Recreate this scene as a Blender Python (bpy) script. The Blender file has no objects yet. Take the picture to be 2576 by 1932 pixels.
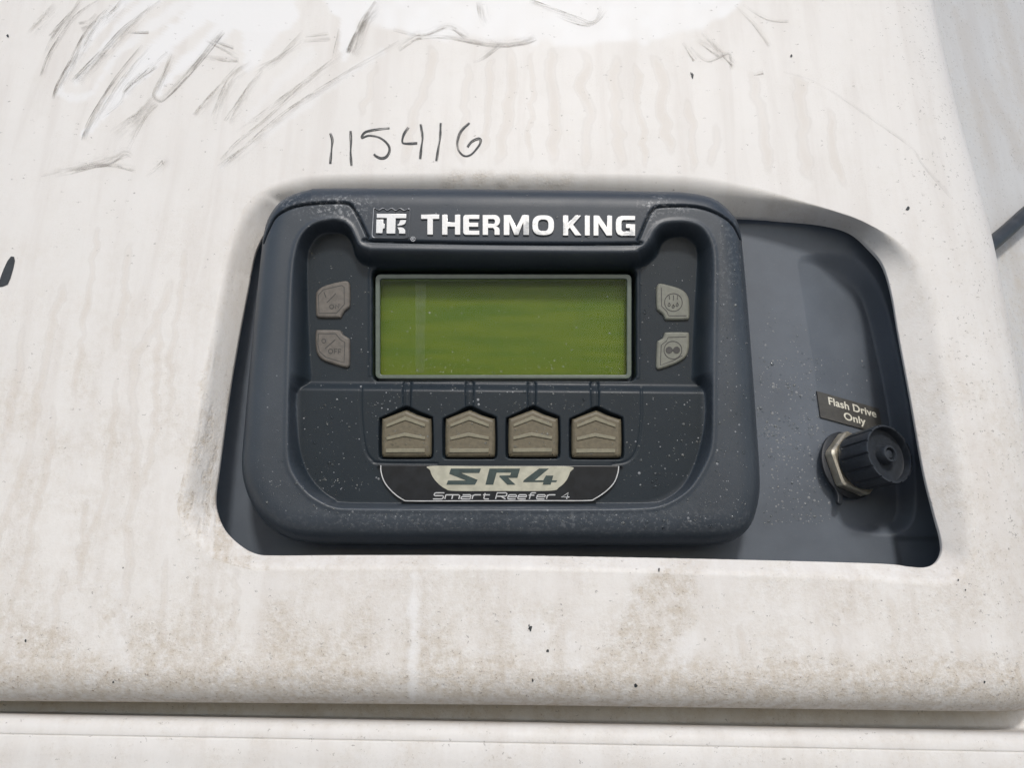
import bpy, math, random
import numpy as np
from mathutils import Matrix, Vector

random.seed(7)
rng = np.random.default_rng(11)
sc = bpy.context.scene
col = sc.collection
R = math.radians

# ------------------------------------------------------------------ camera, sky, sun, exposure
FPX, CX, CY = 1860.0, 1288.0, 966.0          # focal length and centre in photograph pixels
PITCH, ROLL, DIST = R(18.0), R(0.5), 0.37    # camera stands below the door and looks up at it
fwd = np.array([0, math.cos(PITCH), math.sin(PITCH)])
rt0 = np.array([1.0, 0, 0]); up0 = np.array([0, -math.sin(PITCH), math.cos(PITCH)])
rt = math.cos(ROLL) * rt0 + math.sin(ROLL) * up0
up = -math.sin(ROLL) * rt0 + math.cos(ROLL) * up0
CAM = -DIST * fwd
cam_d = bpy.data.cameras.new('camera'); cam = bpy.data.objects.new('camera', cam_d); col.objects.link(cam)
cam_d.sensor_width = 36.0; cam_d.lens = 36.0 * FPX / 2576.0
cam_d.clip_start = 0.01; cam_d.clip_end = 200
cam.matrix_world = Matrix(((rt[0], up[0], -fwd[0], CAM[0]), (rt[1], up[1], -fwd[1], CAM[1]),
                           (rt[2], up[2], -fwd[2], CAM[2]), (0, 0, 0, 1)))
sc.camera = cam

SUN = np.array([0.07, -0.80, 0.595]); SUN = SUN / np.linalg.norm(SUN)   # towards the sun: upper right, behind the camera
w = bpy.data.worlds.new('World'); sc.world = w; w.use_nodes = True
nt = w.node_tree; nt.nodes.clear()
sky = nt.nodes.new('ShaderNodeTexSky'); sky.sky_type = 'NISHITA'; sky.sun_disc = False; sky.dust_density = 1.5
sky.sun_elevation = math.asin(SUN[2]); sky.sun_rotation = math.atan2(SUN[0], SUN[1])
bg = nt.nodes.new('ShaderNodeBackground'); bg.inputs['Strength'].default_value = 0.15
wo = nt.nodes.new('ShaderNodeOutputWorld')
nt.links.new(sky.outputs[0], bg.inputs[0]); nt.links.new(bg.outputs[0], wo.inputs[0])
sun_d = bpy.data.lights.new('sun', 'SUN'); sun_d.energy = 2.2; sun_d.angle = R(7.0); sun_d.color = (1.0, 0.97, 0.93)
sun = bpy.data.objects.new('sun', sun_d); col.objects.link(sun)
sun.rotation_euler = Vector(SUN).to_track_quat('Z', 'Y').to_euler(); sun.location = (0.6, -2, 2.2)
sc.view_settings.view_transform = 'Standard'; sc.view_settings.look = 'None'
sc.view_settings.gamma = 1.0; sc.view_settings.use_curve_mapping = False
sc.view_settings.exposure = -0.10
sc.render.engine = 'CYCLES'
sc.cycles.use_denoising = True; sc.cycles.use_adaptive_sampling = True; sc.cycles.adaptive_threshold = 0.025
sc.cycles.max_bounces = 6; sc.cycles.diffuse_bounces = 3; sc.cycles.glossy_bounces = 3; sc.cycles.transparent_max_bounces = 16
sc.cycles.caustics_reflective = False; sc.cycles.caustics_refractive = False

# ------------------------------------------------------------------ geometry helpers
def rays(p):
    p = np.atleast_2d(np.asarray(p, float))
    return fwd + rt * ((p[:, 0:1] - CX) / FPX) - up * ((p[:, 1:2] - CY) / FPX)
def on_y(p, y):
    """points of the vertical plane(s) at depth y seen at photograph pixels p"""
    d = rays(p); y = np.broadcast_to(np.asarray(y, float), (len(d),))
    t = (y - CAM[1]) / d[:, 1]
    return CAM + d * t[:, None]
def to_px(v):
    q = v - CAM; z = q @ fwd
    return np.stack([CX + FPX * (q @ rt) / z, CY - FPX * (q @ up) / z], -1)
# frame of the back plate: leans so that it faces a little down, towards the reader
PHI = R(8.0)
PO = np.array([0, 0.034, 0]); PX_ = np.array([1.0, 0, 0])
PU = np.array([0, -math.sin(PHI), math.cos(PHI)]); PN = np.array([0, -math.cos(PHI), -math.sin(PHI)])
PLATE_M = Matrix.Translation(Vector(PO)) @ Matrix.Rotation(math.pi / 2 + PHI, 4, 'X')
def pl(p, h=0.0):
    """plate coordinates (a right, b up) at height h above the plate"""
    d = rays(p); h = np.broadcast_to(np.asarray(h, float), (len(d),))
    t = (h - (CAM - PO) @ PN) / (d @ PN)
    q = CAM + d * t[:, None] - PO
    return np.stack([q @ PX_, q @ PU], -1)
def pl_world(a, b, h):
    a, b, h = [np.asarray(k, float) for k in (a, b, h)]
    return PO + a[..., None] * PX_ + b[..., None] * PU + h[..., None] * PN
def spline(pts, n=8, closed=True):
    P = np.asarray(pts, float); m = len(P); out = []
    for i in range(m if closed else m - 1):
        if closed: p0, p1, p2, p3 = P[i - 1], P[i], P[(i + 1) % m], P[(i + 2) % m]
        else: p0, p1, p2, p3 = P[max(i - 1, 0)], P[i], P[i + 1], P[min(i + 2, m - 1)]
        for k in range(n):
            t = k / n
            out.append(.5 * (2 * p1 + (p2 - p0) * t + (2 * p0 - 5 * p1 + 4 * p2 - p3) * t * t + (3 * p1 - p0 - 3 * p2 + p3) * t ** 3))
    if not closed: out.append(P[-1])
    return np.array(out)
def seg_d2(A, B, X, Y):
    ex, ey = B[0] - A[0], B[1] - A[1]; L = ex * ex + ey * ey + 1e-18
    t = np.clip(((X - A[0]) * ex + (Y - A[1]) * ey) / L, 0, 1)
    return (X - A[0] - t * ex) ** 2 + (Y - A[1] - t * ey) ** 2
def line_dist(P, X, Y, m=None):
    """distance to a polyline; m limits the work to its neighbourhood"""
    out = np.full(X.shape, 1e3)
    if m is not None:
        lo, hi = P.min(0) - m, P.max(0) + m
        k = (X > lo[0]) & (X < hi[0]) & (Y > lo[1]) & (Y < hi[1])
    else: k = np.ones(X.shape, bool)
    x, y = X[k], Y[k]; d = np.full(x.shape, 1e6)
    for i in range(len(P) - 1): d = np.minimum(d, seg_d2(P[i], P[i + 1], x, y))
    out[k] = np.sqrt(d); return out
def sdf(P, X, Y, m=None):
    """signed distance, positive inside the closed polygon P"""
    out = np.full(X.shape, -1e3)
    if m is not None:
        lo, hi = P.min(0) - m, P.max(0) + m
        k = (X > lo[0]) & (X < hi[0]) & (Y > lo[1]) & (Y < hi[1])
    else: k = np.ones(X.shape, bool)
    x, y = X[k], Y[k]; d = np.full(x.shape, 1e6); ins = np.zeros(x.shape, bool)
    for i in range(len(P)):
        A, B = P[i - 1], P[i]
        d = np.minimum(d, seg_d2(A, B, x, y))
        if A[1] != B[1]:
            c = (A[1] > y) != (B[1] > y)
            ins ^= c & (x < (B[0] - A[0]) * (y - A[1]) / (B[1] - A[1]) + A[0])
    out[k] = np.where(ins, 1, -1) * np.sqrt(d); return out
def ss(t): t = np.clip(t, 0, 1); return t * t * (3 - 2 * t)
def vnoise(x, y, seed=0):
    """value noise on arrays, 0..1"""
    def hsh(i, j):
        n = (i * 374761393 + j * 668265263 + seed * 974711) & 0x7fffffff
        n = ((n ^ (n >> 13)) * 1274126177) & 0x7fffffff
        return ((n ^ (n >> 16)) & 0xffff) / 65535.0
    i, j = np.floor(x).astype(np.int64), np.floor(y).astype(np.int64)
    u, v = ss(x - i), ss(y - j)
    return (hsh(i, j) * (1 - u) + hsh(i + 1, j) * u) * (1 - v) + (hsh(i, j + 1) * (1 - u) + hsh(i + 1, j + 1) * u) * v

def put(o, parent=None, label=None, cat=None, group=None, kind=None):
    if o.name not in col.objects: col.objects.link(o)
    if parent is not None: o.parent = parent
    for k, v in (('label', label), ('category', cat), ('group', group), ('kind', kind)):
        if v: o[k] = v
    return o
def empty(name, mat=None, **kw):
    o = bpy.data.objects.new(name, None); o.empty_display_size = 0.02
    if mat is not None: o.matrix_world = mat
    return put(o, **kw)
def np_mesh(name, V, F, mat, smooth=True, attrs=None, uv=None):
    V = np.ascontiguousarray(V, dtype=np.float32); F = np.ascontiguousarray(F, dtype=np.int32)
    me = bpy.data.meshes.new(name); n, k = F.shape
    me.vertices.add(len(V)); me.vertices.foreach_set('co', V.ravel())
    me.loops.add(n * k); me.loops.foreach_set('vertex_index', F.ravel())
    me.polygons.add(n); me.polygons.foreach_set('loop_start', np.arange(0, n * k, k, dtype=np.int32))
    me.polygons.foreach_set('loop_total', np.full(n, k, dtype=np.int32))
    me.update(calc_edges=True); me.validate()
    if smooth: me.polygons.foreach_set('use_smooth', np.ones(len(me.polygons), bool))
    for kname, arr in (attrs or {}).items():
        at = me.attributes.new(kname, 'FLOAT', 'POINT'); at.data.foreach_set('value', np.asarray(arr, np.float32).ravel())
    if uv is not None:
        ul = me.uv_layers.new(name='UVMap'); li = np.empty(len(me.loops), np.int32)
        me.loops.foreach_get('vertex_index', li); ul.data.foreach_set('uv', np.asarray(uv, np.float32)[li].ravel())
    if mat: me.materials.append(mat)
    return me
def grid_faces(ny, nx, keep=None, wrap=False):
    i, j = np.meshgrid(np.arange(ny - 1), np.arange(nx if wrap else nx - 1), indexing='ij')
    j2 = (j + 1) % nx
    F = np.stack([i * nx + j, i * nx + j2, (i + 1) * nx + j2, (i + 1) * nx + j], -1)
    return F[keep] if keep is not None else F.reshape(-1, 4)
def compact(V, F, attrs=None):
    u, inv = np.unique(F, return_inverse=True)
    return V[u], inv.reshape(F.shape), {k: v[u] for k, v in (attrs or {}).items()}
def bm_obj(name, V, F, mat, parent=None, smooth_deg=None, **kw):
    me = bpy.data.meshes.new(name); me.from_pydata([tuple(v) for v in V], [], [tuple(f) for f in F]); me.update()
    me.materials.append(mat)
    if smooth_deg:
        me.polygons.foreach_set('use_smooth', np.ones(len(me.polygons), bool)); me.set_sharp_from_angle(angle=R(smooth_deg))
    return put(bpy.data.objects.new(name, me), parent, **kw)
def curve_mesh(name, polys, depth, bevel=0.0, smooth_deg=40, res=2):
    """filled outline(s) with holes, thickness depth from z = 0 up, rounded edges"""
    cu = bpy.data.curves.new(name, 'CURVE'); cu.dimensions = '2D'; cu.fill_mode = 'BOTH'
    for P in polys:
        s = cu.splines.new('POLY'); s.points.add(len(P) - 1); s.use_cyclic_u = True
        for q, p in zip(s.points, P): q.co = (p[0], p[1], 0, 1)
    return curve_to_mesh(name, cu, depth, bevel, smooth_deg, res)
def curve_to_mesh(name, cu, depth, bevel, smooth_deg=40, res=2):
    cu.extrude = max(depth / 2 - bevel, 1e-6); cu.bevel_depth = bevel; cu.bevel_resolution = res
    if cu.bevel_depth: cu.offset = -bevel
    ob = bpy.data.objects.new(name, cu); col.objects.link(ob); bpy.context.view_layer.update()
    me = bpy.data.meshes.new_from_object(ob.evaluated_get(bpy.context.evaluated_depsgraph_get()))
    bpy.data.objects.remove(ob); bpy.data.curves.remove(cu)
    me.transform(Matrix.Translation((0, 0, depth / 2))); me.name = name; me.materials.clear()
    me.polygons.foreach_set('use_smooth', np.ones(len(me.polygons), bool)); me.set_sharp_from_angle(angle=R(smooth_deg))
    return me
def slab(name, pxpolys, h, depth, bevel, mat, parent, frame=None, smooth=False, **kw):
    """a moulded piece: outline(s) in photograph pixels, laid on the plate frame with its top at height h"""
    f = frame or (lambda P: pl(P, h))
    me = curve_mesh(name, [f(spline(P, 5) if smooth else P) for P in pxpolys], depth, bevel)
    me.transform(Matrix.Translation((0, 0, h - depth))); me.materials.append(mat)
    return put(bpy.data.objects.new(name, me), parent, **kw)
def ribbon_np(P, wid, cross=2):
    """polyline P (n,2), full width wid (n) -> grid of points, uv"""
    P = np.asarray(P, float); n = len(P)
    T = np.gradient(P, axis=0); T /= np.linalg.norm(T, axis=1)[:, None] + 1e-12
    # miter
    N = np.stack([-T[:, 1], T[:, 0]], -1)
    s = np.linspace(-.5, .5, cross)
    G = P[:, None, :] + N[:, None, :] * (np.asarray(wid)[:, None] * s[None, :])[..., None]
    L = np.concatenate([[0], np.cumsum(np.linalg.norm(np.diff(P, axis=0), axis=1))])
    uv = np.stack([np.repeat(L[:, None], cross, 1), np.repeat((s + .5)[None, :], n, 0)], -1)
    return G.reshape(-1, 2), grid_faces(n, cross), uv.reshape(-1, 2)
def resample(P, n):
    P = np.asarray(P, float); L = np.concatenate([[0], np.cumsum(np.linalg.norm(np.diff(P, axis=0), axis=1))])
    t = np.linspace(0, L[-1], n); return np.stack([np.interp(t, L, P[:, 0]), np.interp(t, L, P[:, 1])], -1)
def stroke_mesh(name, lines, wpx, h, mat, frame=None):
    """thin raised lines (engraving, print) from pixel polylines; one mesh, each line a hair higher than the last"""
    VV, FF, k = [], [], 0
    for i, P in enumerate(lines):
        G, F, _ = ribbon_np(np.asarray(P, float), np.full(len(P), wpx))
        ab = (frame or (lambda q: pl(q, h)))(G)
        VV.append(np.column_stack([ab, np.full(len(ab), h + i * 1.2e-5)])); FF.append(F + k); k += len(G)
    return np_mesh(name, np.concatenate(VV), np.concatenate(FF), mat, smooth=False)
def circle(c, r, n=40, ry=None): 
    t = np.linspace(0, 2 * math.pi, n, endpoint=False)
    return [(c[0] + r * math.cos(k), c[1] + (ry or r) * math.sin(k)) for k in t]
def rrect(x0, y0, x1, y1, r, n=6):
    out = []
    for cx, cy, a in ((x1 - r, y0 + r, -90), (x1 - r, y1 - r, 0), (x0 + r, y1 - r, 90), (x0 + r, y0 + r, 180)):
        for k in range(n + 1):
            t = R(a + 90 * k / n); out.append((cx + r * math.cos(t), cy + r * math.sin(t)))
    return out
def crop(x0, y0, s): return lambda P: [(x0 + s * p[0], y0 + s * p[1]) for p in P]
c1 = crop(640, 450, 640 / 2212); c2 = crop(1280, 450, 640 / 2212); c3 = crop(540, 900, 640 / 2042)
c4 = crop(1180, 900, 740 / 2212); c7 = crop(2040, 950, 360 / 1757); c8 = crop(930, 1020, 660 / 2212); c0 = crop(0, 0, 1000 / 2212)

# ------------------------------------------------------------------ materials
class NT:
    def __init__(self, name):
        self.m = bpy.data.materials.new(name); self.m.use_nodes = True; self.t = self.m.node_tree
        self.b = self.t.nodes['Principled BSDF']; self.o = self.t.nodes['Material Output']
    def n(self, typ, **kw):
        nd = self.t.nodes.new(typ)
        for k, v in kw.items():
            if k.startswith('i_'):
                key = k[2:]; nd.inputs[int(key) if key.isdigit() else key].default_value = v
            else: setattr(nd, k, v)
        return nd
    def l(self, a, b): self.t.links.new(a, b)
    def coord(self, scale=(1, 1, 1), loc=(0, 0, 0)):
        tc = self.n('ShaderNodeTexCoord'); mp = self.n('ShaderNodeMapping')
        mp.inputs['Scale'].default_value = scale; mp.inputs['Location'].default_value = loc
        self.l(tc.outputs['Object'], mp.inputs[0]); return mp.outputs[0]
    def noise(self, scale, detail=3, rough=.55, vec=None, dist=0.0):
        nd = self.n('ShaderNodeTexNoise'); nd.inputs['Scale'].default_value = scale; nd.inputs['Detail'].default_value = detail
        nd.inputs['Roughness'].default_value = rough; nd.inputs['Distortion'].default_value = dist
        self.l(vec if vec is not None else self.coord(), nd.inputs['Vector']); return nd.outputs['Fac']
    def ramp(self, fac, lo, hi, a=0.0, b=1.0):
        nd = self.n('ShaderNodeMapRange'); nd.clamp = True; nd.interpolation_type = 'SMOOTHSTEP'
        for k, v in zip((1, 2, 3, 4), (lo, hi, a, b)): nd.inputs[k].default_value = v
        self.l(fac, nd.inputs[0]); return nd.outputs[0]
    def math(self, op, a, b=None, clamp=False):
        nd = self.n('ShaderNodeMath', operation=op); nd.use_clamp = clamp
        for i, v in enumerate((a, b)):
            if v is None: continue
            if isinstance(v, (int, float)): nd.inputs[i].default_value = v
            else: self.l(v, nd.inputs[i])
        return nd.outputs[0]
    def mix(self, fac, a, b):
        nd = self.n('ShaderNodeMix', data_type='RGBA')
        for sock, v in ((nd.inputs[0], fac), (nd.inputs[6], a), (nd.inputs[7], b)):
            if isinstance(v, (int, float)): sock.default_value = v
            elif isinstance(v, tuple): sock.default_value = (*v, 1)
            else: self.l(v, sock)
        return nd.outputs[2]
    def attr(self, name): return self.n('ShaderNodeAttribute', attribute_name=name).outputs['Fac']
    def bump(self, height, strength, dist=0.001, chain=None):
        nd = self.n('ShaderNodeBump'); nd.inputs['Strength'].default_value = strength; nd.inputs['Distance'].default_value = dist
        self.l(height, nd.inputs['Height'])
        if chain is not None: self.l(chain, nd.inputs['Normal'])
        return nd.outputs[0]
    def set(self, **kw):
        for k, v in kw.items():
            s = self.b.inputs[k.replace('_', ' ')]
            if isinstance(v, (int, float)): s.default_value = v
            elif isinstance(v, tuple): s.default_value = (*v, 1) if len(v) == 3 else v
            else: self.l(v, s)
        return self.m

def plain(name, c, rough=.5, metal=0.0, var=.12, scale=300, bump=.05, bscale=2500, spec=.5):
    N = NT(name); n = N.noise(scale, 4)
    colr = N.mix(N.ramp(n, .3, .7), tuple(k * (1 - var) for k in c), tuple(k * (1 + var) for k in c))
    return N.set(Base_Color=colr, Roughness=rough, Metallic=metal, Normal=N.bump(N.noise(bscale, 2), bump, .0004), Specular_IOR_Level=spec)

def charcoal(name, c, rough, dust=.35, bloom=False, grain=.25):
    """moulded charcoal plastic: fine spark-eroded grain, faded in clouds, dusty"""
    N = NT(name)
    n1 = N.noise(22, 5, .6); n2 = N.noise(900, 3, .6)
    base = N.mix(N.ramp(n1, .3, .72), c, tuple(k * 1.28 for k in c))
    base = N.mix(N.math('MULTIPLY', N.ramp(n2, .55, .75), .25 * dust), base, (.22, .21, .20))
    sp = N.n('ShaderNodeTexVoronoi', feature='F1'); sp.inputs['Scale'].default_value = 420; N.l(N.coord(), sp.inputs['Vector'])
    dots = N.math('MULTIPLY', N.ramp(sp.outputs['Distance'], .10, .16, 1, 0), N.ramp(N.noise(60, 2), .55, .7))
    base = N.mix(N.math('MULTIPLY', dots, .18 * dust), base, (.30, .30, .30))
    rg = N.ramp(n1, .25, .75, rough - .05, rough + .08)
    if bloom:
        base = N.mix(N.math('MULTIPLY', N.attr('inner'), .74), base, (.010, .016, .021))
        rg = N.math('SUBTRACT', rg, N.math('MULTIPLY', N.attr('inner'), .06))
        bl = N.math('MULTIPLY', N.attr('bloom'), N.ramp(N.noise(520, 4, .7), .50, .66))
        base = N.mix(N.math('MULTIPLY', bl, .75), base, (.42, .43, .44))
    nr = N.bump(N.noise(2600, 2, .5), grain, .0003)
    return N.set(Base_Color=base, Roughness=rg, Normal=nr, Specular_IOR_Level=N.math('SUBTRACT', .42, N.math('MULTIPLY', N.attr('inner'), .20)) if bloom else .4)

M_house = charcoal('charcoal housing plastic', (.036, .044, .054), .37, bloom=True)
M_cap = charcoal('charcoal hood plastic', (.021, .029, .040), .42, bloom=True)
M_plate = charcoal('charcoal plate plastic', (.092, .106, .126), .50, dust=.5, grain=.15)
M_rubber = plain('black rubber', (.018, .021, .026), .5, var=.2)
M_capblk = plain('black cap plastic', (.022, .026, .032), .42, var=.2, scale=500)
def mat_chrome():
    N = NT('bright foil with painted reflections'); n = N.noise(55, 4, .6); f = N.ramp(n, .54, .66)
    c = N.mix(f, (.62, .62, .615), (.28, .29, .30))  # dark noise patches painted in for reflections on the letters
    return N.set(Base_Color=c, Metallic=N.ramp(n, .5, .66, .45, .95), Roughness=.26, Normal=N.bump(N.noise(700, 2), .12, .0004))
M_chrome = mat_chrome()
M_darkchrome = plain('tarnished foil outline', (.30, .31, .33), .35, .6)
M_nut = plain('nickel plated brass', (.66, .60, .48), .32, .85, var=.2, scale=180)
M_btnL = plain('worn taupe rubber', (.118, .105, .090), .55, var=.14, scale=420, bump=.15)
M_btnR = plain('grey green rubber', (.165, .168, .138), .55, var=.08, scale=420, bump=.15)
M_key = plain('taupe key rubber', (.120, .101, .064), .50, var=.14, scale=500, bump=.15)
M_rib = plain('pale key rib rubber', (.200, .184, .128), .5, var=.10, scale=500, bump=.1)
M_inkdark = plain('dark engraving', (.045, .043, .040), .6, var=.2)
M_badge = plain('black glossy badge', (.012, .014, .017), .30, var=.25, scale=200, bump=.03, spec=.3)
M_cream = plain('cream badge foil', (.42, .41, .33), .35, .1, var=.12, scale=250, bump=.08, bscale=900)
M_sr = plain('dark green badge print', (.030, .050, .048), .4, var=.2)
M_silver = plain('silver print', (.52, .53, .54), .35, .3, var=.1)
M_sticker = plain('grey brown sticker vinyl', (.075, .073, .068), .5, var=.15, scale=200)
M_cream_ink = plain('cream lettering', (.70, .68, .58), .5, var=.05)
M_cable = plain('black cable jacket', (.030, .033, .036), .45, var=.3, scale=120)

def mat_lcd():
    N = NT('green liquid crystal glass')
    v = N.coord((6, 60, 1)); n = N.noise(3.0, 3, .5, v); n2 = N.noise(60, 3)
    c = N.mix(N.ramp(n, .3, .7), (.078, .126, .006), (.116, .152, .008))
    c = N.mix(N.math('MULTIPLY', N.ramp(n2, .4, .8), .35), c, (.070, .128, .014))
    return N.set(Base_Color=c, Roughness=.4, Specular_IOR_Level=.15)
M_lcd = mat_lcd()
def mat_glass(name, tint, gloss_rough, haze, ior=1.18):
    """thin clear lens: mirror reflection by Fresnel over see-through, with a diffuse haze"""
    N = NT(name); t = N.t
    tr = N.n('ShaderNodeBsdfTransparent'); tr.inputs[0].default_value = (*tint, 1)
    gl = N.n('ShaderNodeBsdfGlossy'); gl.inputs['Roughness'].default_value = gloss_rough
    df = N.n('ShaderNodeBsdfDiffuse'); df.inputs[0].default_value = (.55, .56, .52, 1)
    fr = N.n('ShaderNodeFresnel'); fr.inputs[0].default_value = ior
    m1 = N.n('ShaderNodeMixShader'); m2 = N.n('ShaderNodeMixShader')
    v = N.coord((40, 90, 1)); hz = N.math('MULTIPLY', N.ramp(N.noise(1.6, 5, .65, v), .35, .8), haze)
    N.l(hz, m1.inputs[0]); N.l(tr.outputs[0], m1.inputs[1]); N.l(df.outputs[0], m1.inputs[2])
    N.l(fr.outputs[0], m2.inputs[0]); N.l(m1.outputs[0], m2.inputs[1]); N.l(gl.outputs[0], m2.inputs[2])
    N.l(m2.outputs[0], N.o.inputs[0]); return N.m
M_lens = mat_glass('display lens', (.97, .99, .96), .10, .0)
M_strip = mat_glass('pale display strip', (.97, .98, .96), .35, .07)
M_rim = plain('frosted lens edge', (.085, .108, .088), .3, var=.1)
M_drop = mat_glass('water drop', (.90, .93, .95), .07, .36, 1.36)
M_spot = plain('dried lime spot', (.19, .20, .21), .6, var=.25, scale=900)

def mat_door(name, warm=True, tone=1.0):
    """chalky white gelcoat: rain runs, wiped patches, brown grime, grit and chips, orange peel"""
    N = NT(name); co = N.coord()
    w0 = tuple(k * tone for k in ((.700, .680, .652) if warm else (.545, .548, .545)))
    cl = tuple(k * tone for k in ((.730, .727, .722) if warm else (.585, .585, .585)))
    n1 = N.noise(9, 5, .6); vs = N.coord((70, 12, 7)); st = N.noise(1.0, 5, .6, vs, .35)
    base = N.mix(N.ramp(n1, .3, .7), w0, tuple(k * .955 for k in w0))
    base = N.mix(N.math('MULTIPLY', N.ramp(st, .42, .70), .85), base, tuple(k * q for k, q in zip(w0, (.90, .885, .875))))
    n3 = N.noise(70, 5, .65)
    base = N.mix(N.math('MULTIPLY', N.ramp(n3, .5, .75), .35), base, tuple(k * q for k, q in zip(w0, (.90, .89, .865))))
    # rain runs: slightly darker tongues with a fine darker rim
    dr = N.attr('drip'); body = N.ramp(dr, .10, .85)
    rim = N.math('MULTIPLY', N.ramp(dr, .12, .32), N.ramp(dr, .34, .55, 1, 0))
    base = N.mix(N.math('MULTIPLY', body, .85), base, tuple(k * q for k, q in zip(w0, (.895, .870, .845))))
    base = N.mix(N.math('MULTIPLY', rim, .16), base, (.47, .44, .41))
    fg = N.math('MULTIPLY', N.ramp(N.noise(1100, 3, .7), .52, .70), N.ramp(N.noise(30, 4, .6), .40, .68))
    base = N.mix(N.math('MULTIPLY', fg, .30), base, (.44, .41, .37))
    base = N.mix(N.attr('clean'), base, cl)
    # grime: brown film broken into grit
    gr = N.attr('grime'); g1 = N.noise(210, 6, .78); g2 = N.noise(800, 4, .65)
    gm = N.math('MULTIPLY', gr, N.ramp(g1, .28, .72))
    base = N.mix(N.math('MULTIPLY', gm, .80), base, (.450, .382, .295))
    gd = N.math('MULTIPLY', N.math('MULTIPLY', gr, N.ramp(g2, .58, .70)), N.ramp(g1, .40, .6))
    base = N.mix(N.math('MULTIPLY', gd, .9), base, (.20, .155, .105))
    # chips and ticks
    tick = None
    for sc_, thr, gate, seed in ((260, .17, .66, 0.0), (560, .26, .60, 3.1)):
        vo = N.n('ShaderNodeTexVoronoi', feature='F1'); vo.inputs['Scale'].default_value = sc_
        wv = N.n('ShaderNodeVectorMath', operation='ADD')
        nz = N.n('ShaderNodeTexNoise'); nz.inputs['Scale'].default_value = sc_ * 2.2; N.l(co, nz.inputs['Vector'])
        sm = N.n('ShaderNodeVectorMath', operation='SCALE'); sm.inputs['Scale'].default_value = 1.6 / sc_; N.l(nz.outputs['Color'], sm.inputs[0])
        N.l(N.coord((1, 1, .5) if seed == 0 else (.55, 1, 1), (seed, 0, seed)), wv.inputs[0]); N.l(sm.outputs[0], wv.inputs[1]); N.l(wv.outputs[0], vo.inputs['Vector'])
        sep = N.n('ShaderNodeSeparateColor'); N.l(vo.outputs['Color'], sep.inputs[0])
        d = N.ramp(vo.outputs['Distance'], thr * .5, thr, 1, 0)
        g = N.math('GREATER_THAN', N.math('ADD', sep.outputs[0], N.math('MULTIPLY', N.attr('speck'), .36)), gate + .36)
        d = N.math('MULTIPLY', d, g); tick = d if tick is None else N.math('MAXIMUM', tick, d)
    base = N.mix(N.math('MULTIPLY', tick, .62), base, (.17, .155, .14))
    rough = N.ramp(N.math('ADD', gm, N.math('MULTIPLY', n3, .4)), 0, 1, .47, .72)
    b1 = N.bump(N.noise(420, 2, .5), .06, .0006)
    b2 = N.bump(N.math('MULTIPLY', gr, g2), .55, .0010, b1)
    return N.set(Base_Color=base, Roughness=rough, Normal=b2, Specular_IOR_Level=.32)
M_door = mat_door('weathered white gelcoat')
M_lower = mat_door('weathered white lower gelcoat', tone=.93)
M_side = mat_door('weathered grey white side skin', warm=False)
def mat_smear(name, c, edge, strength):
    """dirt pushed up beside a finger wipe: streaky along the stroke, soft across it"""
    N = NT(name); uv = N.n('ShaderNodeTexCoord').outputs['UV']
    mp = N.n('ShaderNodeMapping'); mp.inputs['Scale'].default_value = (90, 5.5, 1); N.l(uv, mp.inputs[0])
    n = N.noise(1.0, 4, .65, mp.outputs[0]); mp2 = N.n('ShaderNodeMapping'); mp2.inputs['Scale'].default_value = (700, 9, 1); N.l(uv, mp2.inputs[0])
    n2 = N.noise(1.0, 3, .6, mp2.outputs[0])
    sx = N.n('ShaderNodeSeparateXYZ'); N.l(uv, sx.inputs[0])
    v = N.math('ABSOLUTE', N.math('SUBTRACT', sx.outputs[1], .5)); ac = N.ramp(v, edge, .5, 1, 0)
    if edge < .1:      # piled dirt: a sharp rim on one side, thinning to nothing on the other
        ac = N.math('MULTIPLY', N.math('POWER', sx.outputs[1], 2.2), N.ramp(sx.outputs[1], .90, 1.0, 1, 0))
    a = N.math('MULTIPLY', ac, N.math('MULTIPLY', N.ramp(n, .36, .62), N.ramp(n2, .2, .6, .45, 1)))
    a = N.math('MULTIPLY', a, N.attr('ink')); a = N.math('MULTIPLY', a, strength, clamp=True)
    return N.set(Base_Color=c, Roughness=.7, Alpha=a)
M_smear = mat_smear('grey brown dirt smear', (.27, .245, .215), .0, 1.15)
M_smear_faint = mat_smear('faint dirt smear', (.46, .43, .39), .0, .9)
M_pencil = mat_smear('graphite pencil', (.045, .048, .050), .26, 2.4)
M_black = plain('matt black paint', (.022, .026, .030), .6, var=.25)

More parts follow.
